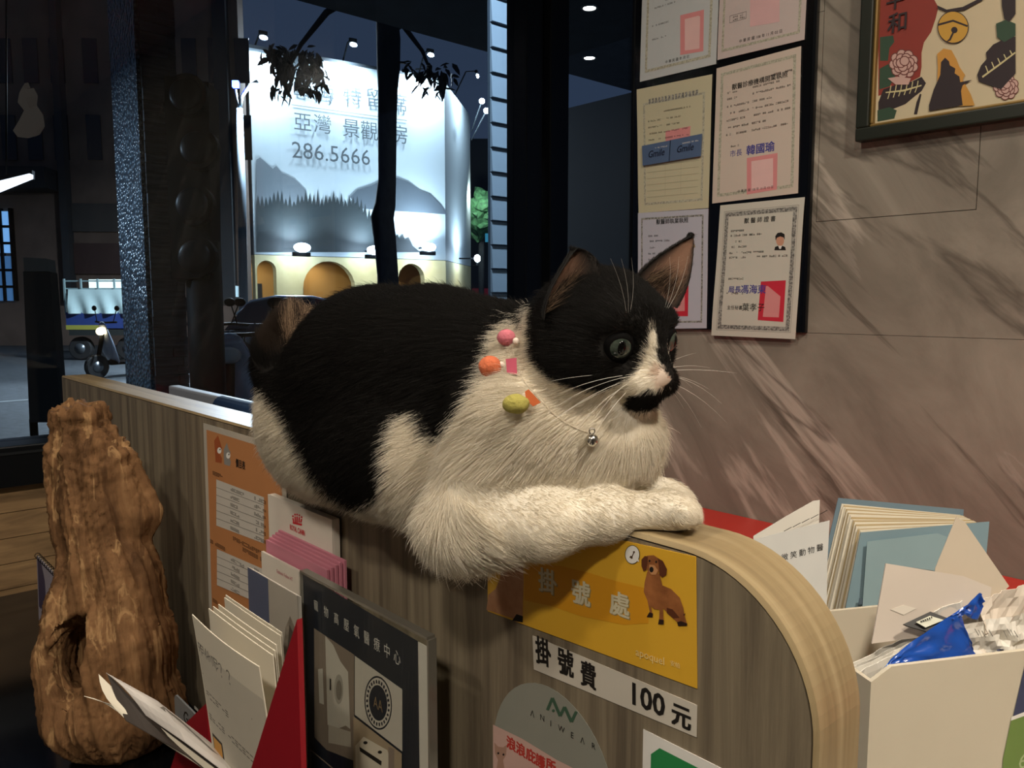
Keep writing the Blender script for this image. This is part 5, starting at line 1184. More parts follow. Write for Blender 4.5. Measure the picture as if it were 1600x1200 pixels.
# sheets behind the rounded end
lp, pp_, nn_ = card('receipt', kb([(265, 212), (400, 130), (520, 62), (548, 58), (545, 155), (500, 400), (470, 1770), (300, 1770)]), .722, PAPERW, 'white ruled receipt poking up beside the rounded counter end', 'paper', tilt=.03)
tmp_c = [pp_[0]]
for k in range(5): card('ruled_line', kb([(395 + 38 * k, 190 - 18 * k), (428 + 38 * k, 172 - 18 * k), (428 + 38 * k, 175 - 18 * k), (395 + 38 * k, 193 - 18 * k)]), .7195, INK, None, None, .0001, tilt=.03, parent=lp)
lt_, pp_, nn_ = card('letterhead', kb([(270, 225), (590, 145), (580, 330), (560, 1780), (300, 1780)]), .708, mat('paper_bluewhite', '#d5d4cf', .7), 'white letterhead sheet with black lettering behind the counter end', 'paper', tilt=.03)
TLp, TRp, BRp, BLp = plane_pts(kb([(270, 225), (590, 145), (590, 330), (270, 410)]), at(*np.mean(kb([(270, 225), (590, 145), (580, 330), (560, 1780), (300, 1780)]), 0), .708), -CF + .03 * CU)
ls_ = Sheet.__new__(Sheet); ls_.fn = bilin([TLp, TRp, BRp, BLp]); ls_.W = np.linalg.norm(TRp - TLp); ls_.H = np.linalg.norm(TLp - BLp); ls_.n = nn_; ls_.o = lt_; ls_.lay = 4
for ch, x, y in zip('微笑動物醫', (398, 436, 474, 511, 548), (303, 293, 283, 273, 262)): ptext(ls_, ch, *kb([(x, y)])[0], 11, INK)
# frosted sleeves
FROST = mat('frosted_sleeve', '#cbbfb2', .35, coat=.4)
card('paper_envelope', kb([(1130, 130), (1165, 150), (1355, 425), (1300, 480), (1030, 470), (1040, 350)]), .565, mat('envelope_beige', '#c4b6a2', .5), 'beige pointed envelope flap leaning on the blue folder', 'envelope', tilt=.1)
SLV = kb([(830, 328), (1160, 382), (1280, 430), (1270, 520), (1000, 640), (770, 670)])
sl_, slp, sln = card('plastic_sleeve', SLV, .556, FROST, 'frosted plastic sleeve leaning in the file box', 'sleeve', tilt=.15, thick=.0012)
prism('sticker', plane_pts(kb([(850, 525), (905, 505), (960, 520), (905, 548)]), slp[0] + sln * .0004, sln), -sln * .0003, mat('sticker_pale', '#d6cdbf', .5), sl_)
# loose white papers packed in the box, each a bent sheet
def bent(name, L, d, m, label, cat_, amp=.004, seed=0, tilt=.2, group=None, thick=.0006, n=(14, 8)):
    """crumpled sheet from four pixel corners TL TR BR BL at per-corner depth"""
    c = [at(u, v, dwall(u, v) + dd) for (u, v), dd in zip(L, d)]; b_ = bilin(c); nr = np.cross(c[1] - c[0], c[0] - c[3]); nr /= np.linalg.norm(nr)
    fn = lambda s, t: b_(s, t) + nr * amp * (mnoise.noise(Vector((s * 4 + seed, t * 3.3, seed * 1.7))) + .5 * mnoise.noise(Vector((s * 9 + seed, t * 8, seed))))
    return Sheet(name, fn, np.linalg.norm(c[1] - c[0]), np.linalg.norm(c[0] - c[3]), m, thick, label=label, cat=cat_, group=group, ns=n[0], ntt=n[1], normal=-CF)
k5 = crop(1300, 900, .25)
for i, (a, b_) in enumerate((((110, 555), (640, 300)), ((118, 575), (655, 318)), ((128, 590), (650, 345)), ((150, 610), (600, 385)))):
    L = k5([a, b_, (b_[0] + 20, b_[1] + 300), (a[0] + 40, a[1] + 300)])
    bent('paper', L, (.040 - .007 * i,) * 4, PAPERW, ('rearmost', 'second', 'third', 'front')[i] + ' of the thin white sheets filed upright in the box', 'paper', .002, i, group='sheets filed in the box')
bent('paper', k5([(640, 225), (940, 100), (1000, 520), (760, 560)]), (.026,) * 4, PAPERW, 'folded white sheet rising behind the blue bag', 'paper', .003, 11)
c1_ = bent('paper', k5([(930, 150), (1330, 0), (1330, 560), (900, 540)]), (.020, .022, .014, .014), mat('paper_pinkwhite', '#d6cabb', .7), 'crumpled white paper with pencilled figures, rightmost in the box', 'paper', .009, 5)
bent('paper', k5([(815, 300), (1240, 235), (1330, 545), (930, 530)]), (.012, .012, .008, .008), PAPERW, 'creased white paper lying against the blue bag', 'paper', .007, 8)
for i in range(9): x = 890 + 22 * i + (70 if i > 4 else 0); y = 330 + (i % 3) * 6; card('pencil_stroke', k5([(x, y), (x + 5, y), (x + 30, y + 42 + (i % 2) * 14), (x + 24, y + 42)]), dwall(x * .25 + 1300, y * .25 + 900) + .0005, GREYINK, None, None, .0001, parent=c1_.o)
bent('foil_wrapper', k5([(975, 490), (1065, 452), (1140, 525), (1000, 540)]), (.006,) * 4, mat('wrapper_grey_blue', '#4c5168', .35, coat=.5), 'grey blue wrapper corner poking out of the box', 'wrapper', .003, 3)
# black framed label tag
tg_, pp_, nn_ = card('label_tag', k5([(448, 300), (615, 222), (720, 262), (735, 275), (590, 345), (470, 312)]), .546, mat('tag_black', '#1d1b18', .4), 'black framed label tag beside the blue bag', 'tag', tilt=.6, thick=.0018)
card('tag_window', k5([(525, 288), (612, 248), (700, 275), (585, 322)]), .5442, mat('tag_white', '#c9c9b6', .5), None, None, .0004, tilt=.6, parent=tg_)
for i in range(6): card('tag_mark', k5([(552 + 13 * i, 280 - 5 * i), (559 + 13 * i, 277 - 5 * i), (564 + 13 * i, 288 - 5 * i), (556 + 13 * i, 291 - 5 * i)]), .5436, INK, None, None, .0001, tilt=.6, parent=tg_)
# crumpled blue plastic bag
BLUE = mat('bag_blue', '#1e4ea8', .18, var=.12, scale=40, coat=.6, spec=.6)
def bag(L0, L1, d0_, d1_, name, parent=None, **k):
    """strip between an upper and a lower edge, heavily creased"""
    n = 22; V, F = [], []
    def along(L, s):
        x = s * (len(L) - 1); i = min(int(x), len(L) - 2); q = x - i; return np.array(L[i]) * (1 - q) + np.array(L[i + 1]) * q
    for j in range(9):
        t = j / 8
        for i in range(n + 1):
            s = i / n; uv = along(L0, s) * (1 - t) + along(L1, s) * t; p = at(*uv, dwall(*uv) + d0_ * (1 - t) + d1_ * t)
            w_ = .0045 * (mnoise.noise(Vector((s * 7, t * 4, 2.0))) + .6 * abs(mnoise.noise(Vector((s * 15, t * 9, 6.0))))) * math.sin(math.pi * min(1, max(0, t * .9 + .05)))
            V.append(p - CF * w_)
    for j in range(8):
        for i in range(n): F.append((j * (n + 1) + i, j * (n + 1) + i + 1, (j + 1) * (n + 1) + i + 1, (j + 1) * (n + 1) + i))
    V2 = [np.array(p) + CF * .0007 for p in V]; L = len(V); F2 = [tuple(i + L for i in f[::-1]) for f in F]
    rim = [i for i in range(n)] 
    return mesh(name, V + V2, F + F2, BLUE, parent, smooth=True, **k)
pb = thing('plastic_bag', fb + e2 * .02, 'crumpled shiny blue plastic bag in the front of the file box', 'bag')
bag(k5([(318, 590), (370, 520), (450, 452), (520, 398), (640, 318), (720, 262), (805, 235), (832, 372)]), k5([(322, 596), (400, 570), (470, 545), (560, 538), (680, 540), (800, 540), (880, 536), (922, 530)]), .012, .0055, 'bag_front', pb)
bag(k5([(720, 264), (780, 225), (850, 178), (925, 105), (938, 112)]), k5([(800, 262), (830, 236), (860, 262), (912, 275), (942, 200)]), .013, .012, 'bag_flap', pb)
# ------------------------------------------------------------------ outside the window: arcade, street at night, building across the road
GND = -.12
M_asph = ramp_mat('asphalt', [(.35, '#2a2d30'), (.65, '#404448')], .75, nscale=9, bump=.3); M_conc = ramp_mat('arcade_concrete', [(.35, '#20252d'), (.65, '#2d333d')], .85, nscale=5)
def flat(p): return np.array([p[0], p[1], 0.0])
box('street', (-90, XW - .12, -60, 90, GND - .1, GND), M_asph, kind='structure')
box('arcade_floor', (-6.2, XW - .10, -8, 16, GND, 0), ramp_mat('pavement', [(.35, '#2f3236'), (.65, '#43474b')], .6, nscale=7), kind='structure')
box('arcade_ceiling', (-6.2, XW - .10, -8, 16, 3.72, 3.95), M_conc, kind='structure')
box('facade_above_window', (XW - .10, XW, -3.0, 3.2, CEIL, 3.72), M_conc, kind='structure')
box('lane_line', (-13.2, -13.05, -20, 30, GND, GND + .004), mat('road_paint', '#6b6f70', .7), kind='structure')
box('added_dark_wall', (-8.0, XW - .10, 7.5, 7.7, GND, 3.72), mat('added_wall_dark', '#0d0f12', .8), kind='structure')  # added dark wall, keeps the side glass black against the night sky
box('kerb', (-6.45, -6.2, -8, 16, GND, .02), mat('kerb_stone', '#4b4f52', .8), kind='structure')
# cool arcade downlights, three seen through the dark side glass
LENS = mat('arcade_lens', '#ffffff', .4, emit='#fff0dc', estr=14.0)
def arc_lamp(u, v, label, watts):
    d = ray(u, v); t = (3.715 - CAM[2]) / d[2]; c = CAM + d * t
    o = thing('arcade_downlight', c, label, 'lamp', 'arcade downlights')
    n = 20
    mesh('lens', [(c[0] + .052 * math.cos(2 * math.pi * k / n), c[1] + .052 * math.sin(2 * math.pi * k / n), 3.7115) for k in range(n)], [tuple(range(n))[::-1]], LENS, o)
    V, F = [], []
    for k in range(n):
        for r_, z in ((.075, 3.7195), (.072, 3.708), (.054, 3.708), (.054, 3.7195)): V.append((c[0] + r_ * math.cos(2 * math.pi * k / n), c[1] + r_ * math.sin(2 * math.pi * k / n), z))
    for k in range(n):
        for j in range(3): F.append((4 * k + j, 4 * ((k + 1) % n) + j, 4 * ((k + 1) % n) + j + 1, 4 * k + j + 1))
    mesh('trim_ring', V, F, mat('lamp_metal', '#8d8f92', .4, .5), o)
    area_light('arcade_glow', (c[0], c[1], 3.70), (c[0], c[1], 0), .12, watts, (1, .93, .82))
arc_lamp(921, 12, 'bright arcade downlight seen high through the dark side glass', 3); arc_lamp(921, 90, 'bright arcade downlight seen lower through the dark side glass', 3); arc_lamp(813, 92, 'arcade downlight beside the white tiled column', 3)
# white tiled column just outside
tx = -2.62; ty0, ty1 = on(769, 300, 0, tx)[1], on(826, 300, 0, tx)[1]
tc_ = thing('tiled_column', (tx - .1, (ty0 + ty1) / 2, 0), 'pale blue white tiled column just outside the window', 'column')
box('core', (tx - .030, tx - .012, ty0 + .002, ty1 + .20, 0, 3.72), mat('column_grout', '#56626e', .9), tc_)
MT = mat('glazed_tile', '#b4c4d0', .16, var=.06, scale=9, coat=.5); zt = .62; pitch = .1015; first = None
while zt < 3.6:
    v = [(tx - .012, ty0, zt + .0015), (tx - .012, ty1, zt + .0015), (tx - .012, ty1, zt + pitch), (tx - .012, ty0, zt + pitch), (tx + .004, ty0, zt + .004), (tx + .004, ty1, zt + .004), (tx - .003, ty1, zt + pitch - .010), (tx - .003, ty0, zt + pitch - .010)]
    mesh('tile', v, [(0, 1, 5, 4), (4, 5, 6, 7), (7, 6, 2, 3), (0, 4, 7, 3), (1, 2, 6, 5), (0, 3, 2, 1)], MT, tc_); zt += pitch
area_light('column_wash', (-2.0, ty0 - .35, 3.5), (tx, ty0 + .05, 1.7), .2, 8, (.72, .86, 1.0), 80)
# rough stone pillar with pebble glitter
cP = at(236, 470, 4.4); px0 = on(196, 470, 1, cP[1])[0]; py1 = on(290, 470, 0, cP[0])[1]
m_peb, n, l, b = nt('pebble_dash'); b.inputs['Roughness'].default_value = .22
tc0 = n.new('ShaderNodeTexCoord'); vo = n.new('ShaderNodeTexVoronoi'); vo.inputs['Scale'].default_value = 42; l.new(tc0.outputs['Object'], vo.inputs['Vector'])
cr = n.new('ShaderNodeValToRGB'); cr.color_ramp.elements[0].color = lin('#6d7f8c'); cr.color_ramp.elements[1].color = lin('#2b343c'); cr.color_ramp.elements[1].position = .6; l.new(vo.outputs['Distance'], cr.inputs[0]); l.new(cr.outputs[0], b.inputs['Base Color'])
bp = n.new('ShaderNodeBump'); bp.inputs['Strength'].default_value = 1.0; bp.inputs['Distance'].default_value = .02; bp.invert = True; l.new(vo.outputs['Distance'], bp.inputs['Height']); l.new(bp.outputs[0], b.inputs['Normal'])
M_brk = ramp_mat('stacked_stone', [(.35, '#23272b'), (.65, '#3e444a')], .8, (3, 3, 30), 1.6, 6, .3, .6, .01)
pi_ = thing('stone_pillar', ((px0 + cP[0]) / 2, (cP[1] + py1) / 2, 0), 'dark pebble faced arcade pillar left of the billboard', 'pillar')
box('shaft', (px0, cP[0], cP[1], py1, 0, 3.72), M_brk, pi_); box('pebble_face', (px0 + .004, cP[0] - .004, cP[1] - .02, cP[1], 0, 3.72), m_peb, pi_)
zc = .0
while zc < 3.6:
    hh = .045 + .02 * rng.random(); yy = cP[1]
    while yy < py1 - .01:
        ww = min(.10 + .12 * rng.random(), py1 - yy); box('stone_course', (cP[0], cP[0] + .006 + .014 * rng.random(), yy + .002, yy + ww - .002, zc + .002, min(zc + hh - .002, 3.7)), M_brk, pi_); yy += ww
    zc += hh
area_light('pillar_wash', (cP[0] - .5, cP[1] - 1.5, 2.4), (cP[0] - .15, cP[1], 1.6), .1, 4, (.75, .88, 1.0), 70)
# unlit four-lens signal box
dS = 4.05; sg = thing('signal_box', at(296, 275, dS), 'unlit dark signal box with four round lenses on the pillar', 'signal')
M_dk = mat('signal_black', '#060708', .6, spec=.06); M_ln = mat('signal_lens', '#0e1114', .35, spec=.12)
def slab(name, L, d, depth, m, parent, **k): return prism(name, [at(u, v, d) for u, v in L], CF * depth, m, parent, **k)
slab('housing', [(256, 118), (326, 128), (330, 436), (268, 436)], dS, .14, M_dk, sg)
for (u, v) in ((290, 147), (307, 231), (300, 319), (304, 401)):
    slab('visor', ell(u, v, 33, 33, 24), dS - .05, .05, M_dk, sg); v_, f_ = sphere_vf(at(u, v, dS - .045), (.085, .022, .085), 20, 10, [CR, -CF, CU]); mesh('lens', v_, f_, M_ln, sg, smooth=True)
bpole = at(320, 470, dS + .1); tube('pole', [(bpole[0], bpole[1], 0), (bpole[0], bpole[1], 1.6)], .09, M_dk, sg, 12)

# ------------------------------------------------------------------ building across the road with the lit hoarding
D0 = 28.0; PL = flat(at(400, 470, D0)); bd = np.array([.138, .990, 0]); bd /= np.linalg.norm(bd); bn = np.array([-bd[1], bd[0], 0.0])   # bn points away from us
def along(u, P0, dirv):
    """horizontal point where column u meets the vertical plane through P0 along dirv"""
    d = ray(u, 470)[:2]; A2 = np.array([[d[0], -dirv[0]], [d[1], -dirv[1]]]); s = np.linalg.solve(A2, P0[:2] - CAM[:2]); return flat(np.append(CAM[:2] + d * s[0], 0))
PC = along(697, PL, bd); PR = flat(at(736, 470, 1.17 * ((PC - flat(CAM)) @ np.array([CF[0], CF[1], 0]) / (CF[0] ** 2 + CF[1] ** 2) ** .5)))
def zat(v, P):
    d = (P[:2] - CAM[:2]); dep = (np.append(d, 0) @ np.array([CF[0], CF[1], 0])) / (CF[0] ** 2 + CF[1] ** 2) * 1.0
    lo, hi = -5, 40
    for _ in range(50):
        mid = (lo + hi) / 2
        if proj(np.array([P[0], P[1], mid]))[1] > v: lo = mid
        else: hi = mid
    return lo
sdv = (PR - PC) / np.linalg.norm(PR - PC); snv = np.array([-sdv[1], sdv[0], 0.0])
if snv @ CF < 0: snv = -snv
ZB = zat(397, PL); ZT = zat(74, PL); WL = np.linalg.norm(PC - PL); WS = np.linalg.norm(PR - PC)
hb = thing('billboard_building', (PL + PC) / 2, 'floodlit building wrapped in a white mountain billboard across the street', 'building')
prism('core', [p + Zv * ZB for p in (PL + bn * .3 + bd * .1, PC + bn * .3 + snv * .2, PR + snv * .3, PL + bn * 8)], Zv * (ZT - ZB - .05), mat('building_grey', '#5d6166', .8), hb)
BAN = mat('banner_vinyl', '#aab3b7', .6, var=.02, scale=.5)
fnb = lambda s, t: PL + bd * (WL * s) + Zv * (ZB + (ZT - ZB) * t)
bnr = Sheet('banner', fnb, WL, ZT - ZB, BAN, .12, parent=hb, ns=2, ntt=2, normal=-bn)
fns = lambda s, t: PC + sdv * (WS * s) + Zv * (ZB + (ZT - ZB) * t)
bns = Sheet('side_banner', fns, WS, ZT - ZB, BAN, .12, parent=hb, ns=2, ntt=2, normal=-snv)
kq = crop(340, 0, .4); LF = [.02]
def bpoly(nm, L, m, sh=bnr):
    LF[0] += .004; return ppoly(sh, nm, kq(L), m, lift=LF[0])
bpoly('printed_far_hill', [(150, 625), (165, 615), (185, 632), (215, 660), (228, 648), (250, 675), (300, 700), (345, 745), (350, 985), (150, 985)], mat('hill_grey', '#636a70', .6))
bpoly('printed_mid_hill', [(515, 770), (545, 742), (600, 725), (650, 700), (700, 695), (745, 712), (790, 745), (830, 760), (870, 800), (896, 838), (700, 825), (560, 815)], mat('hill_slate', '#4a5158', .6))
tri = []
for i in range(32):
    x = 150 + i * 15.5; base = 800 + 10 * math.sin(i * .9) + (0 if i < 24 else (i - 24) * 14); hgt = (30 + 34 * abs(math.sin(i * 1.7 + .5))) if i not in (15, 5, 10) else (95 if i == 15 else 62)
    tri.append((x, base)); tri.append((x + 7.5, base - hgt * .75))
bpoly('printed_forest', [(150, 985)] + tri + [(650, 985)], mat('forest_dark', '#1f2628', .6))
bpoly('printed_grove', [(690, 985), (690, 925), (703, 915), (708, 935), (722, 912), (730, 935), (745, 925), (760, 960), (790, 985)], mat('forest_dark', '#3b4446'))
bpoly('printed_rule', [(287, 408), (738, 470), (738, 474), (287, 412)], GREYINK)
BT = mat('banner_ink', '#4a5054', .6)
def btext(t, u, v, h, **k): ptext(bnr, t, u, v, h, BT, lift=.06, **k)
for ch, x, y in zip('山海特留席', (325, 420, 525, 610, 707), (352, 366, 378, 390, 408)): btext(ch, *kq([(x, y)])[0], 29)
for ch, x, y in zip('亞灣景觀房', (330, 408, 520, 590, 710), (483, 492, 508, 518, 532)): btext(ch, *kq([(x, y)])[0], 29)
btext('286.5666', *kq([(445, 605)])[0], 33)
ptext(bns, '景觀', *kq([(925, 520)])[0], 16, mat('side_ink', '#8f989c', .6), lift=.05, sx=.7)
# roof edge rail, lower storey with arches
obox('roof_edge', PL + Zv * ZT, bd * WL, bn * .25, Zv * .12, mat('roof_dark', '#30353a', .7), hb)
YEL = ramp_mat('yellow_render', [(.35, '#bdb183'), (.65, '#d6cba2')], .8, nscale=.6); ORG = mat('orange_recess', '#b07f3e', .8)
def sfix(u): return (along(u, PL, bd) - PL) @ bd
zb0 = GND; zl = ZB - .02
def arch(u0, u1, vt):
    a, b_ = sfix(u0), sfix(u1); zt_ = zat(vt, along((u0 + u1) / 2, PL, bd)); r_ = (b_ - a) / 2; ry = min(r_, 1.1)
    return [(a, zb0)] + [(a + r_ - r_ * math.cos(q), zt_ - ry + ry * math.sin(q)) for q in np.linspace(0, math.pi, 13)] + [(b_, zb0)]
ol = [(0, zb0)] + arch(403, 433, 407) + arch(474, 556, 408) + arch(623, 664, 412) + [(WL, zb0), (WL, zl), (0, zl)]
prism('arcade_wall', [PL + bd * a + Zv * z for a, z in ol], bn * .35, YEL, hb)
prism('recess_wall', [PL + bd * a + Zv * z + bn * 1.8 for a, z in ((0, zb0), (WL, zb0), (WL, zl), (0, zl))], bn * .2, ORG, hb); obox('recess_ceiling', PL + bn * .35 + Zv * (zl - .1), bd * WL, bn * 1.5, Zv * .1, YEL, hb)
for (u0, u1) in ((421, 433), (478, 500), (640, 655)): obox('dark_doorway', PL + bd * sfix(u0) + bn * 1.72 + Zv * zb0, bd * (sfix(u1) - sfix(u0)), bn * .08, Zv * 2.05, mat('doorway_dark', '#15171a', .7), hb)
prism('side_wall', [PC + sdv * a + Zv * z for a, z in ((.05, zb0), (WS, zb0), (WS, zl), (.05, zl))], snv * .3, YEL, hb)
FL = mat('flood_lens', '#ffffff', .3, emit='#dff0ff', estr=60.0); FC = (.80, .93, 1.0)
def flood(u, v, label, watts, up=True, side=False):
    dv = sdv if side else bd; P = along(u, PC if side else PL, dv); nn = snv if side else bn; rs_ = 1.0 if up else .45
    z = zat(v, P); c = np.array([P[0], P[1], z]) - nn * .9
    o = thing('floodlight', c, label, 'lamp', 'billboard floodlights')
    v_, f_ = sphere_vf(c, (.30 * rs_, .12 * rs_, .16 * rs_), 16, 10, [dv, nn, Zv]); mesh('lens', v_, f_, FL, o, smooth=True)
    obox('housing', c + Zv * (-.30 if up else .08) - dv * .3 * rs_, dv * .6 * rs_, nn * .2 * rs_, Zv * .14, M_dk, o); tube('arm', [c, c + nn * .80] if up else [c + Zv * .2, c + nn * .5 + Zv * .2, np.array([c[0], c[1], ZT + .1]) + nn * 1.0], .03, M_dk, o, 6)
    (area_light('flood_spill', c - Zv * .3, c + nn * .8 - Zv * 1.6, .4, watts * .35, (1, .96, .82), 160) if up else None); tgt = c + nn * .8 + Zv * (3.0 if up else -2.5); area_light('flood_glow', c + nn * .15 + Zv * (.25 if up else -.25), tgt, .5, watts, FC, 150)
flood(461, 389, 'leftmost floodlight under the billboard', 70); flood(571, 393, 'floodlight under the billboard beside the tree trunk', 70); flood(654, 388, 'brightest floodlight under the right end of the billboard', 150); flood(714, 404, 'floodlight under the side face of the billboard', 60, side=True)
area_light('arcade_recess_glow', PL + bd * sfix(515) + bn * 1.1 + Zv * (zl - .2), PL + bd * sfix(515) + bn * 1.3, .4, 16, (1, .9, .72)); area_light('arcade_recess_glow', PL + bd * sfix(418) + bn * 1.1 + Zv * (zl - .2), PL + bd * sfix(418) + bn * 1.3, .4, 10, (1, .9, .72))
flood(412, 70, 'floodlight over the left top of the billboard', 260, False); flood(545, 80, 'floodlight over the middle top of the billboard', 260, False); flood(660, 95, 'floodlight over the right top of the billboard', 260, False); flood(716, 120, 'floodlight over the side face of the billboard', 170, False, True)
# two lamps on rods at the right-hand corner
for (u, v, lab) in ((753, 158, 'upper of two round lamps on rods beside the billboard'), (760, 173, 'lower of two round lamps on rods beside the billboard')):
    c = at(u, v, 31); o = thing('rod_lamp', c, lab, 'lamp', 'rod lamps beside the billboard'); sphere('globe', c, .11, mat('rod_lens', '#ffffff', .3, emit='#eef6ff', estr=25.0), o, 12, 8); tube('rod', [c, np.append((along(733, PC, sdv) - snv * .15)[:2], c[2])], .025, mat('rod_metal', '#8b9296', .4, .6), o, 6)

# ------------------------------------------------------------------ street tree, lamp post, far trees and dark buildings
dT = 9.0; tb_ = at(606, 470, dT)
tr_ = thing('street_tree', (tb_[0], tb_[1], 0), 'slim dark street tree in front of the billboard', 'tree')
M_bark = ramp_mat('bark', [(.35, '#15171a'), (.65, '#24272a')], .9, (6, 6, 2), 3, bump=.6)
tube('trunk', [np.array([tb_[0], tb_[1], .0])] + [at(u, v, dT) for u, v in ((606, 600), (607, 470), (606, 430), (601, 370), (597, 340), (602, 320), (605, 280), (605, 200), (606, 140), (607, 105), (607, 60), (604, 10), (602, -60))], [.16, .13, .12, .118, .125, .13, .115, .10, .105, .11, .13, .135, .12, .10], M_bark, tr_, 12)
def branch(L, r0, r1): tube('branch', [at(u, v, d) for u, v, d in L], list(np.linspace(r0, r1, len(L))), M_bark, tr_, 7)
branch([(604, 30, dT), (560, -10, 8.8), (510, 20, 8.6), (470, 70, 8.5), (450, 110, 8.5)], .06, .012); branch([(606, 50, dT), (630, 40, 9.1), (660, 80, 9.1), (678, 125, 9.1)], .05, .01)
lm = bpy.data.meshes.new('leaf'); lm.from_pydata([(0, 0, 0), (.035, .022, .006), (.08, .016, .0), (.115, 0, -.012), (.08, -.016, 0), (.035, -.022, .006), (.06, 0, -.006)], [], [(0, 1, 6), (1, 2, 6), (2, 3, 6), (3, 4, 6), (4, 5, 6), (5, 0, 6)]); lm.update()
lm.materials.append(ramp_mat('leaf_dark', [(.35, '#080d0b'), (.65, '#0f1713')], .6, nscale=6))
blobs = [((462, 95), (42, 26), 115), ((430, 82), (22, 16), 34), ((487, 122), (24, 32), 62), ((445, 130), (22, 22), 30), ((676, 126), (22, 22), 50), ((655, 105), (26, 10), 18), ((700, 110), (16, 14), 12)]
for (cx, cy), (rx, ry), nlf in blobs:
    for _ in range(nlf):
        a, q = 2 * math.pi * rng.random(), math.sqrt(rng.random()); u, v = cx + rx * q * math.cos(a), cy + ry * q * math.sin(a)
        p = at(u, v, (8.5 if cx < 600 else 9.1) + rng.normal(0, .12)); o = bpy.data.objects.new('leaf', lm); link(o, tr_, p)
        o.rotation_euler = (rng.normal(0, .6), .9 + rng.normal(0, .5), rng.random() * 6.28); s_ = .95 + .6 * rng.random(); o.scale = (s_, s_, s_)
# lamp post with a blue light
dL = 15.0; lp0 = at(378, 470, dL); po_ = thing('lamp_post', (lp0[0], lp0[1], GND), 'grey lamp post with a small blue light beside the billboard', 'lamp post')
M_pole = mat('post_grey', '#4e5860', .5, .4); tube('pole', [(lp0[0], lp0[1], GND), at(378, 300, dL), at(374, 170, dL)], [.09, .075, .06], M_pole, po_, 10); tube('arm', [at(374, 172, dL), at(378, 150, dL), at(390, 134, dL), at(403, 126, dL)], .035, M_pole, po_, 8); tube('arm', [at(374, 172, dL), at(368, 140, dL)], .025, M_pole, po_, 6)
hd = at(408, 122, dL); obox('lamp_head', hd - CR * .12, CR * .34, CF * .2, CU * .07, mat('street_lens', '#ffffff', .4, emit='#e8f4ff', estr=20.0), po_); area_light('street_glow', hd - Zv * .1, (hd[0], hd[1], 0), .3, 1500, (.86, .94, 1.0))
obox('blue_light', at(362.5, 135.5, dL), CR * .11, CF * .08, CU * .12, mat('blue_lens', '#2030ff', .4, emit='#3040ff', estr=30.0), po_)
# dark neighbouring building left of the billboard
NB = at(-120, 470, 25.0); NB2 = at(386, 470, 26.0); nd = flat(NB2 - NB); nl = np.linalg.norm(nd); nd /= nl; nnm = np.array([-nd[1], nd[0], 0]); 
if nnm @ CF < 0: nnm = -nnm
nbld = thing('dark_building', flat(NB), 'unlit dark building with shop signs left of the billboard', 'building')
obox('wall', flat(NB) + Zv * GND, nd * nl, nnm * .8, Zv * 16, ramp_mat('dark_facade', [(.35, '#5c4a40'), (.65, '#735e51')], .85, nscale=.8), nbld)
def onfac(u, v, off=0.0):
    P = along(u, flat(NB), nd); return np.array([P[0], P[1], zat(v, P)]) - nnm * off
def fac(name, u0, v0, u1, v1, m, dep=.12, **k):
    a, b_, c_ = onfac(u0, v1), onfac(u1, v1), onfac(u0, v0); return obox(name, a - nnm * dep, b_ - a - Zv * (b_ - a)[2], nnm * dep, Zv * (c_[2] - a[2]), m, nbld, **k)
fac('sign_board', 122, 318, 196, 362, mat('sign_dull', '#3a3836', .6)); fac('sign_board', 122, 380, 198, 428, mat('sign_dull_red', '#3a2422', .6)); fac('awning', 0, 268, 108, 300, mat('awning_dark', '#1b1e22', .8), 1.2)
for u in (20, 60, 100, 150, 210, 250, 300, 340, 380): fac('window', u, 60, u + 22, 130, mat('dull_pane', '#161b22', .15), .05); fac('window', u, 180, u + 22, 250, mat('dull_pane', '#161b22'), .05)
fac('pilaster', 110, -60, 121, 470, mat('pilaster_grey', '#2b2e31', .8), .4); fac('pilaster', 352, -60, 372, 470, mat('pilaster_grey', '#2b2e31'), .4)
fac('shop_light', 335, 447, 374, 464, mat('cool_box', '#bfd6dc', .5, emit='#bcd8de', estr=.55), .3); fac('tube_light', 338, 322, 354, 327, mat('tube_white', '#ffffff', .4, emit='#eaf4ff', estr=5.0), .2)
SHOPL = mat('lit_shop', '#9fc3e8', .5, emit='#6f9fd0', estr=.75); fac('shop_window', -40, 330, 28, 395, SHOPL, .1); fac('shop_window', -40, 400, 28, 470, mat('lit_shop_dim', '#5f86ad', .5, emit='#456f9c', estr=.4), .1)
for v in (352, 378, 420, 446): fac('shelf_bar', -40, v, 28, v + 4, M_dk, .16)
for u in (-14, 10, 26): fac('shelf_post', u, 326, u + 4, 470, M_dk, .18)
ft = thing('panel_reflection', at(20, 287, 10), 'glowing strip added as an indoor panel reflection at the far left of the window', 'lamp'); prism('tube', [at(u, v, 10) for u, v in ((-40, 292), (46, 271), (46, 277), (-40, 312))], CF * .08, mat('panel_reflection_glow', '#ffffff', .4, emit='#f4f6ff', estr=1.6), ft); prism('added_tray', [at(u, v, 10.1) for u, v in ((-44, 286), (50, 266), (50, 279), (-44, 318))], CF * .06, M_dk, ft)  # glowing strip and tray added in place of an indoor panel's reflection
tube('added_hanger', [at(10, 280, 10.12), at(10, 0, 10.12)], .012, M_dk, ft, 6)
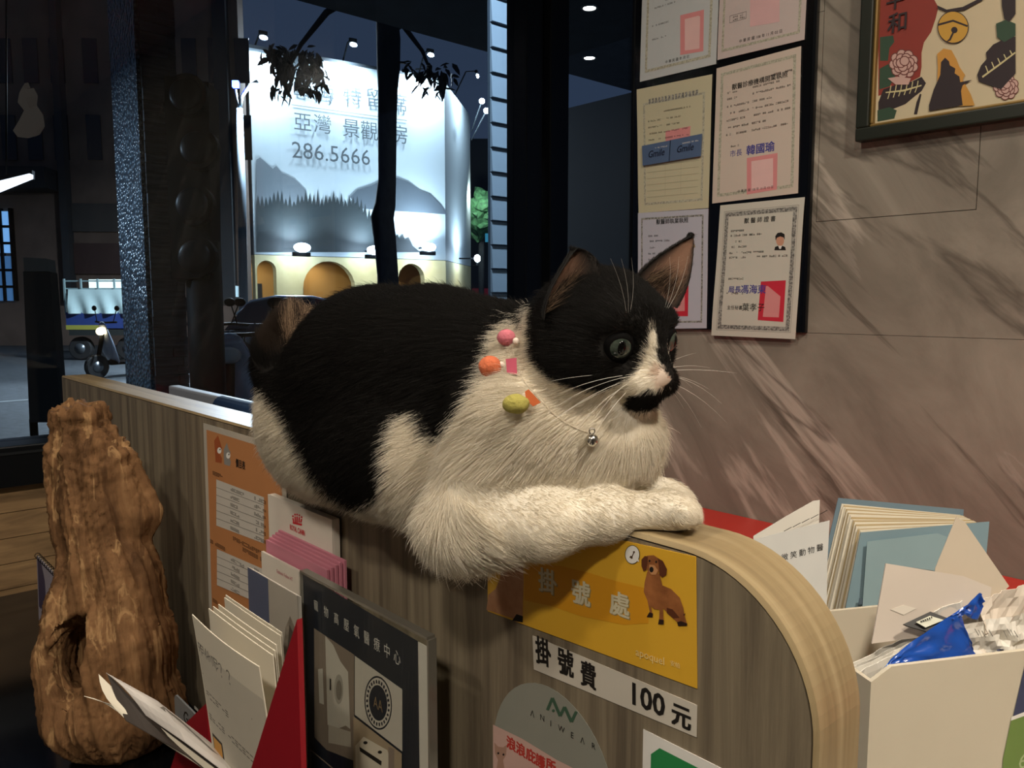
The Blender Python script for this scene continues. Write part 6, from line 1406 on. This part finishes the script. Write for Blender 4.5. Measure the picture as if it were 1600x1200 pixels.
# dark blocks and a lit tree to the right of the billboard
rb = thing('far_building', at(760, 470, 48), 'dark far building right of the billboard', 'building')
q0 = flat(at(700, 470, 46)); q1 = flat(at(900, 470, 46)); obox('wall', q0 + Zv * GND, q1 - q0, np.array([CF[0], CF[1], 0]) * 5, Zv * 10.5, mat('far_wall', '#20242a', .8), rb)
for i in range(5): P = flat(at(742 + 12 * i, 470, 45.8)); obox('window', P + Zv * 6, CR * .28, CF * .05, Zv * .5, mat('far_pane', '#2d3640', .3), rb)
obox('shop_sign', np.append(at(738, 470, 45.6)[:2], 1.5), CR * 1.3, CF * .1, Zv * .5, mat('sign_red_dim', '#7a2a30', .6, emit='#7a2030', estr=.15), rb)
bs0 = thing('street_sign', at(765, 370, 30), 'small blue green street sign beside the lit tree', 'sign'); obox('panel', at(758, 378, 30), CR * .42, CF * .04, CU * .32, mat('sign_teal', '#2c7f8c', .5, emit='#2c7f9c', estr=.35), bs0); pz = at(766, 470, 30.03); tube('post', [(pz[0], pz[1], GND), at(766, 372, 30.03)], .03, M_pole, bs0, 6)
gt = at(752, 470, 39); g_t = thing('far_tree', (gt[0], gt[1], GND), 'bright green street tree right of the billboard', 'tree'); tube('trunk', [(gt[0], gt[1], GND), at(752, 370, 39)], .14, M_bark, g_t, 8)
v_, f_ = sphere_vf(at(752, 336, 39), (1.0, .9, 1.15), 28, 20); v_ = [np.asarray(p) + .38 * np.array(mnoise.noise_vector(Vector(np.asarray(p) * 2.4))) for p in v_]; mesh('crown', v_, f_, ramp_mat('crown_green', [(.35, '#1a3d22'), (.65, '#3f7044')], .8, nscale=6, bump=.8), g_t, smooth=False)
area_light('tree_lamp', at(742, 300, 36.5), at(752, 336, 39), .3, 60, (.95, 1.0, .85))

# ------------------------------------------------------------------ vehicles
M_tyre = mat('tyre', '#0d0d0e', .8)
def wheel(c, axis, r, wd, parent):
    c = np.asarray(c, float); a = np.asarray(axis, float) / np.linalg.norm(axis); o = tube('wheel', [c - a * wd / 2, c - a * wd * .35, c + a * wd * .35, c + a * wd / 2], [r * .9, r, r, r * .9], M_tyre, parent, 18, smooth=False); tube('hub', [c - a * (wd / 2 + .005), c + a * (wd / 2 + .005)], r * .45, mat('hub_metal', '#6e7377', .35, .8), o, 12); return o
# stall truck
dk_ = 19.0; tk0 = flat(at(103, 470, dk_)); tx_ = np.array([CR[0], CR[1], 0]); ty_ = np.array([-CR[1], CR[0], 0])
tk = thing('market_truck', tk0 + Zv * GND, 'small blue market truck with a white tarpaulin, beyond the pillar', 'truck'); S = dk_ / FPX
def tkb(nm, u0, v0, u1, v1, m, y0=0.0, dep=1.5): a = at(u0, v1, dk_); return obox(nm, np.array([a[0], a[1], a[2]]) + ty_ * y0, tx_ * (u1 - u0) * S, ty_ * dep, Zv * (v1 - v0) * S, m, tk)
tkb('bed', 104, 488, 215, 513, mat('truck_blue', '#26386b', .4)); tkb('stripe', 104, 508, 166, 515, mat('truck_yellow', '#8f8a3c', .5), -.02, .02); tkb('underbody', 108, 515, 210, 524, mat('truck_dark', '#1b1f1d', .6))
tv, tf = [], []
for j in range(7):
    for i in range(25):
        s, t = i / 24, j / 6; p = at(107 + 93 * s, 490 - 38 * t, dk_ - .06); tv.append(p - ty_ * (.05 * math.sin(s * 21 + t * 3) * (1 - t) + .02))
for j in range(6):
    for i in range(24): tf.append((j * 25 + i, j * 25 + i + 1, (j + 1) * 25 + i + 1, (j + 1) * 25 + i))
mesh('tarpaulin', tv, tf, mat('tarp_white', '#a9bdbb', .7), tk, smooth=True)
for u in (100, 126, 152, 178, 204): tkb('post', u, 436, u + 2.4, 490, mat('rail_pale', '#8fa3a3', .5, .4), .03, .04)
for v in (438, 450): tkb('rail', 98, v, 208, v + 2, mat('rail_pale', '#8fa3a3'), .02, .04)
tkb('lit_stock', 122, 436, 196, 452, mat('stall_light', '#dff0ea', .5, emit='#cfe8e0', estr=.9), .5, .6)
for u in (120, 195): P = at(u, 528, dk_); wheel(np.array([P[0], P[1], GND + .28]) + ty_ * .2, ty_, .28, .18, tk)
# scooters
def scooter(P, dirv, body, name, label, light=False):
    dirv = np.asarray(dirv, float); dirv /= np.linalg.norm(dirv); sd = np.array([-dirv[1], dirv[0], 0]); P = np.asarray(P, float)
    o = thing(name, P, label, 'scooter', 'scooters'); q = lambda f, s, z: P + dirv * f + sd * s + Zv * z
    wheel(q(.62, 0, .22), sd, .22, .10, o); wheel(q(-.60, 0, .22), sd, .22, .12, o)
    def loft(nm, secs, m):
        V, F = [], []; k = 12
        for f, z, w_, h_ in secs:
            for i in range(k): a = 2 * math.pi * i / k; V.append(q(f, w_ * math.cos(a), z + h_ * math.sin(a)))
        for j in range(len(secs) - 1):
            for i in range(k): F.append((j * k + i, j * k + (i + 1) % k, (j + 1) * k + (i + 1) % k, (j + 1) * k + i))
        F += [tuple(range(k))[::-1], tuple((len(secs) - 1) * k + i for i in range(k))]; return mesh(nm, V, F, m, o, smooth=True)
    loft('rear_body', [(-.85, .62, .04, .04), (-.7, .58, .13, .12), (-.4, .52, .16, .16), (-.1, .42, .14, .16), (.0, .35, .10, .08)], body); loft('floorboard', [(-.1, .28, .14, .05), (.35, .28, .14, .05)], M_dk)
    loft('leg_shield', [(.28, .30, .18, .06), (.38, .55, .22, .16), (.46, .78, .20, .14), (.48, .98, .10, .06)], body); loft('seat', [(-.78, .76, .08, .03), (-.4, .76, .14, .06), (-.05, .72, .10, .05)], M_dk)
    tube('handlebar', [q(.40, -.33, 1.03), q(.45, -.1, 1.02), q(.45, .1, 1.02), q(.40, .33, 1.03)], .018, M_dk, o, 8); tube('fork', [q(.62, 0, .22), q(.46, 0, .9)], .04, M_dk, o, 8)
    for s in (-1, 1): tube('mirror_stem', [q(.42, .26 * s, 1.03), q(.40, .34 * s, 1.25)], .008, M_dk, o, 6); v_, f_ = sphere_vf(q(.40, .36 * s, 1.28), (.03, .07, .05), 10, 8, [dirv, sd, Zv]); mesh('mirror', v_, f_, M_dk, o, smooth=True)
    v_, f_ = sphere_vf(q(.52, 0, .86), (.06, .10, .07), 12, 8, [dirv, sd, Zv]); mesh('headlamp', v_, f_, mat('headlamp_on', '#ffe9c0', .3, emit='#ffd9a0', estr=14.0) if light else mat('headlamp_off', '#8b9094', .1, coat=.8), o, smooth=True)
    return o
def gp(u, d): P = at(u, 470, d); return np.array([P[0], P[1], GND])
tow = np.array([-CF[0], -CF[1], 0])
scooter(gp(196, 15.0), tow * .8 - CR * .5, mat('scooter_grey', '#7a8290', .35, coat=.5), 'scooter', 'scooter with a lit headlamp riding past the pillar', True)
PV = [0, 0, .12]
scooter(gp(372, 6.9) + PV, tow * .9 + CR * .15, mat('scooter_silver', '#8796ab', .25, .3, coat=.6), 'scooter', 'silver blue scooter parked nearest behind the cat')
scooter(gp(430, 9.6) + PV, tow * .9 - CR * .2, mat('scooter_black', '#15181d', .25, coat=.6), 'scooter', 'black scooter parked next to the silver blue one')
scooter(gp(338, 9.8) + PV, tow * .8 + CR * .1, mat('scooter_dark', '#22262d', .3, coat=.6), 'scooter', 'dark scooter parked between the signal box and the silver one')
# parked car
dC = 13.5; cc = gp(494, dC); c1x = np.array([CR[0], CR[1], 0]); c1y = np.array([-CR[1], CR[0], 0])
car = thing('car', cc, 'dark parked car with a shiny roof edge behind the cat', 'car')
def carsec(nm, prof, w0, w1, m):
    V = [cc + c1x * x + c1y * w0 + Zv * z for x, z in prof] + [cc + c1x * x + c1y * w1 + Zv * z for x, z in prof]; n = len(prof)
    return mesh(nm, V, [tuple(range(n)), tuple(range(2 * n - 1, n - 1, -1))] + [(i, i + n, (i + 1) % n + n, (i + 1) % n) for i in range(n)], m, car, bevel=.03)
M_car = mat('car_paint', '#1b2026', .15, .3, coat=.9)
carsec('body', [(-1.9, .25), (1.9, .25), (1.95, .6), (1.75, .82), (.9, .92), (-1.2, .95), (-1.9, .85), (-1.98, .55)], -.8, .8, M_car); carsec('cabin', [(-1.35, .94), (.95, .92), (.45, 1.36), (.1, 1.44), (-.6, 1.45), (-.95, 1.38)], -.66, .66, mat('car_glass', '#0b0e12', .06, coat=1.0))
carsec('roof', [(-.95, 1.39), (.45, 1.37), (.1, 1.46), (-.6, 1.475)], -.62, .62, M_car)
tube('roof_rail', [cc + c1x * x - c1y * .6 + Zv * z for x, z in ((-1.15, 1.2), (-.9, 1.41), (-.5, 1.485), (.1, 1.475), (.45, 1.39), (.8, 1.1))], .022, mat('car_chrome', '#d5dde2', .15, 1.0), car, 8)
for x in (-1.25, 1.25):
    for y in (-.72, .72): wheel(cc + c1x * x + c1y * y + Zv * .31, c1y, .31, .2, car)
# standing dark sign board on the pavement, and a reflected cat figure painted in grey on the pane
sb_ = thing('pavement_sign', on(66, 900, 2, 0.0), 'dark standing sign board on the pavement at the far left', 'sign')
dB = 3.0; prism('board', [at(u, v, dB) for u, v in ((36, 424), (78, 424), (96, 660), (46, 660))], CF * .05, mat('board_dark', '#101317', .5), sb_); prism('header', [at(u, v, dB - .01) for u, v in ((36, 402), (74, 404), (76, 424), (38, 424))], CF * .05, mat('board_header', '#4b4f52', .5), sb_)
for u in (52, 88): P = at(u, 655, dB + .02); tube('leg', [(P[0], P[1], 0), P], .015, M_dk, sb_, 6)
def reflection_shape(L, m, name, parent=None, **k):
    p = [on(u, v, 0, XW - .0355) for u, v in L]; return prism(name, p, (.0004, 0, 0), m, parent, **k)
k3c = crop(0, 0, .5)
cd_ = reflection_shape(k3c([(60, 290), (72, 268), (85, 278), (105, 275), (118, 300), (115, 330), (135, 360), (140, 395), (125, 420), (90, 432), (55, 428), (40, 408), (60, 375), (75, 345), (55, 320)]), mat('reflection_grey', '#1a1d21', .7), 'cat_reflection', label='cat shaped reflection painted in grey on the window pane', cat='sticker')
def dec2(L): p = [on(u, v, 0, XW - .0350) for u, v in L]; return prism('dark_patch', p, (.0003, 0, 0), mat('reflection_dark', '#14161a', .7), cd_)
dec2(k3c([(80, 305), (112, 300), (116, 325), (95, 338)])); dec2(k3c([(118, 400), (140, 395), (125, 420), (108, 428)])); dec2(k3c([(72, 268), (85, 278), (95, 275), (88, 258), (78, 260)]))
flush_text()
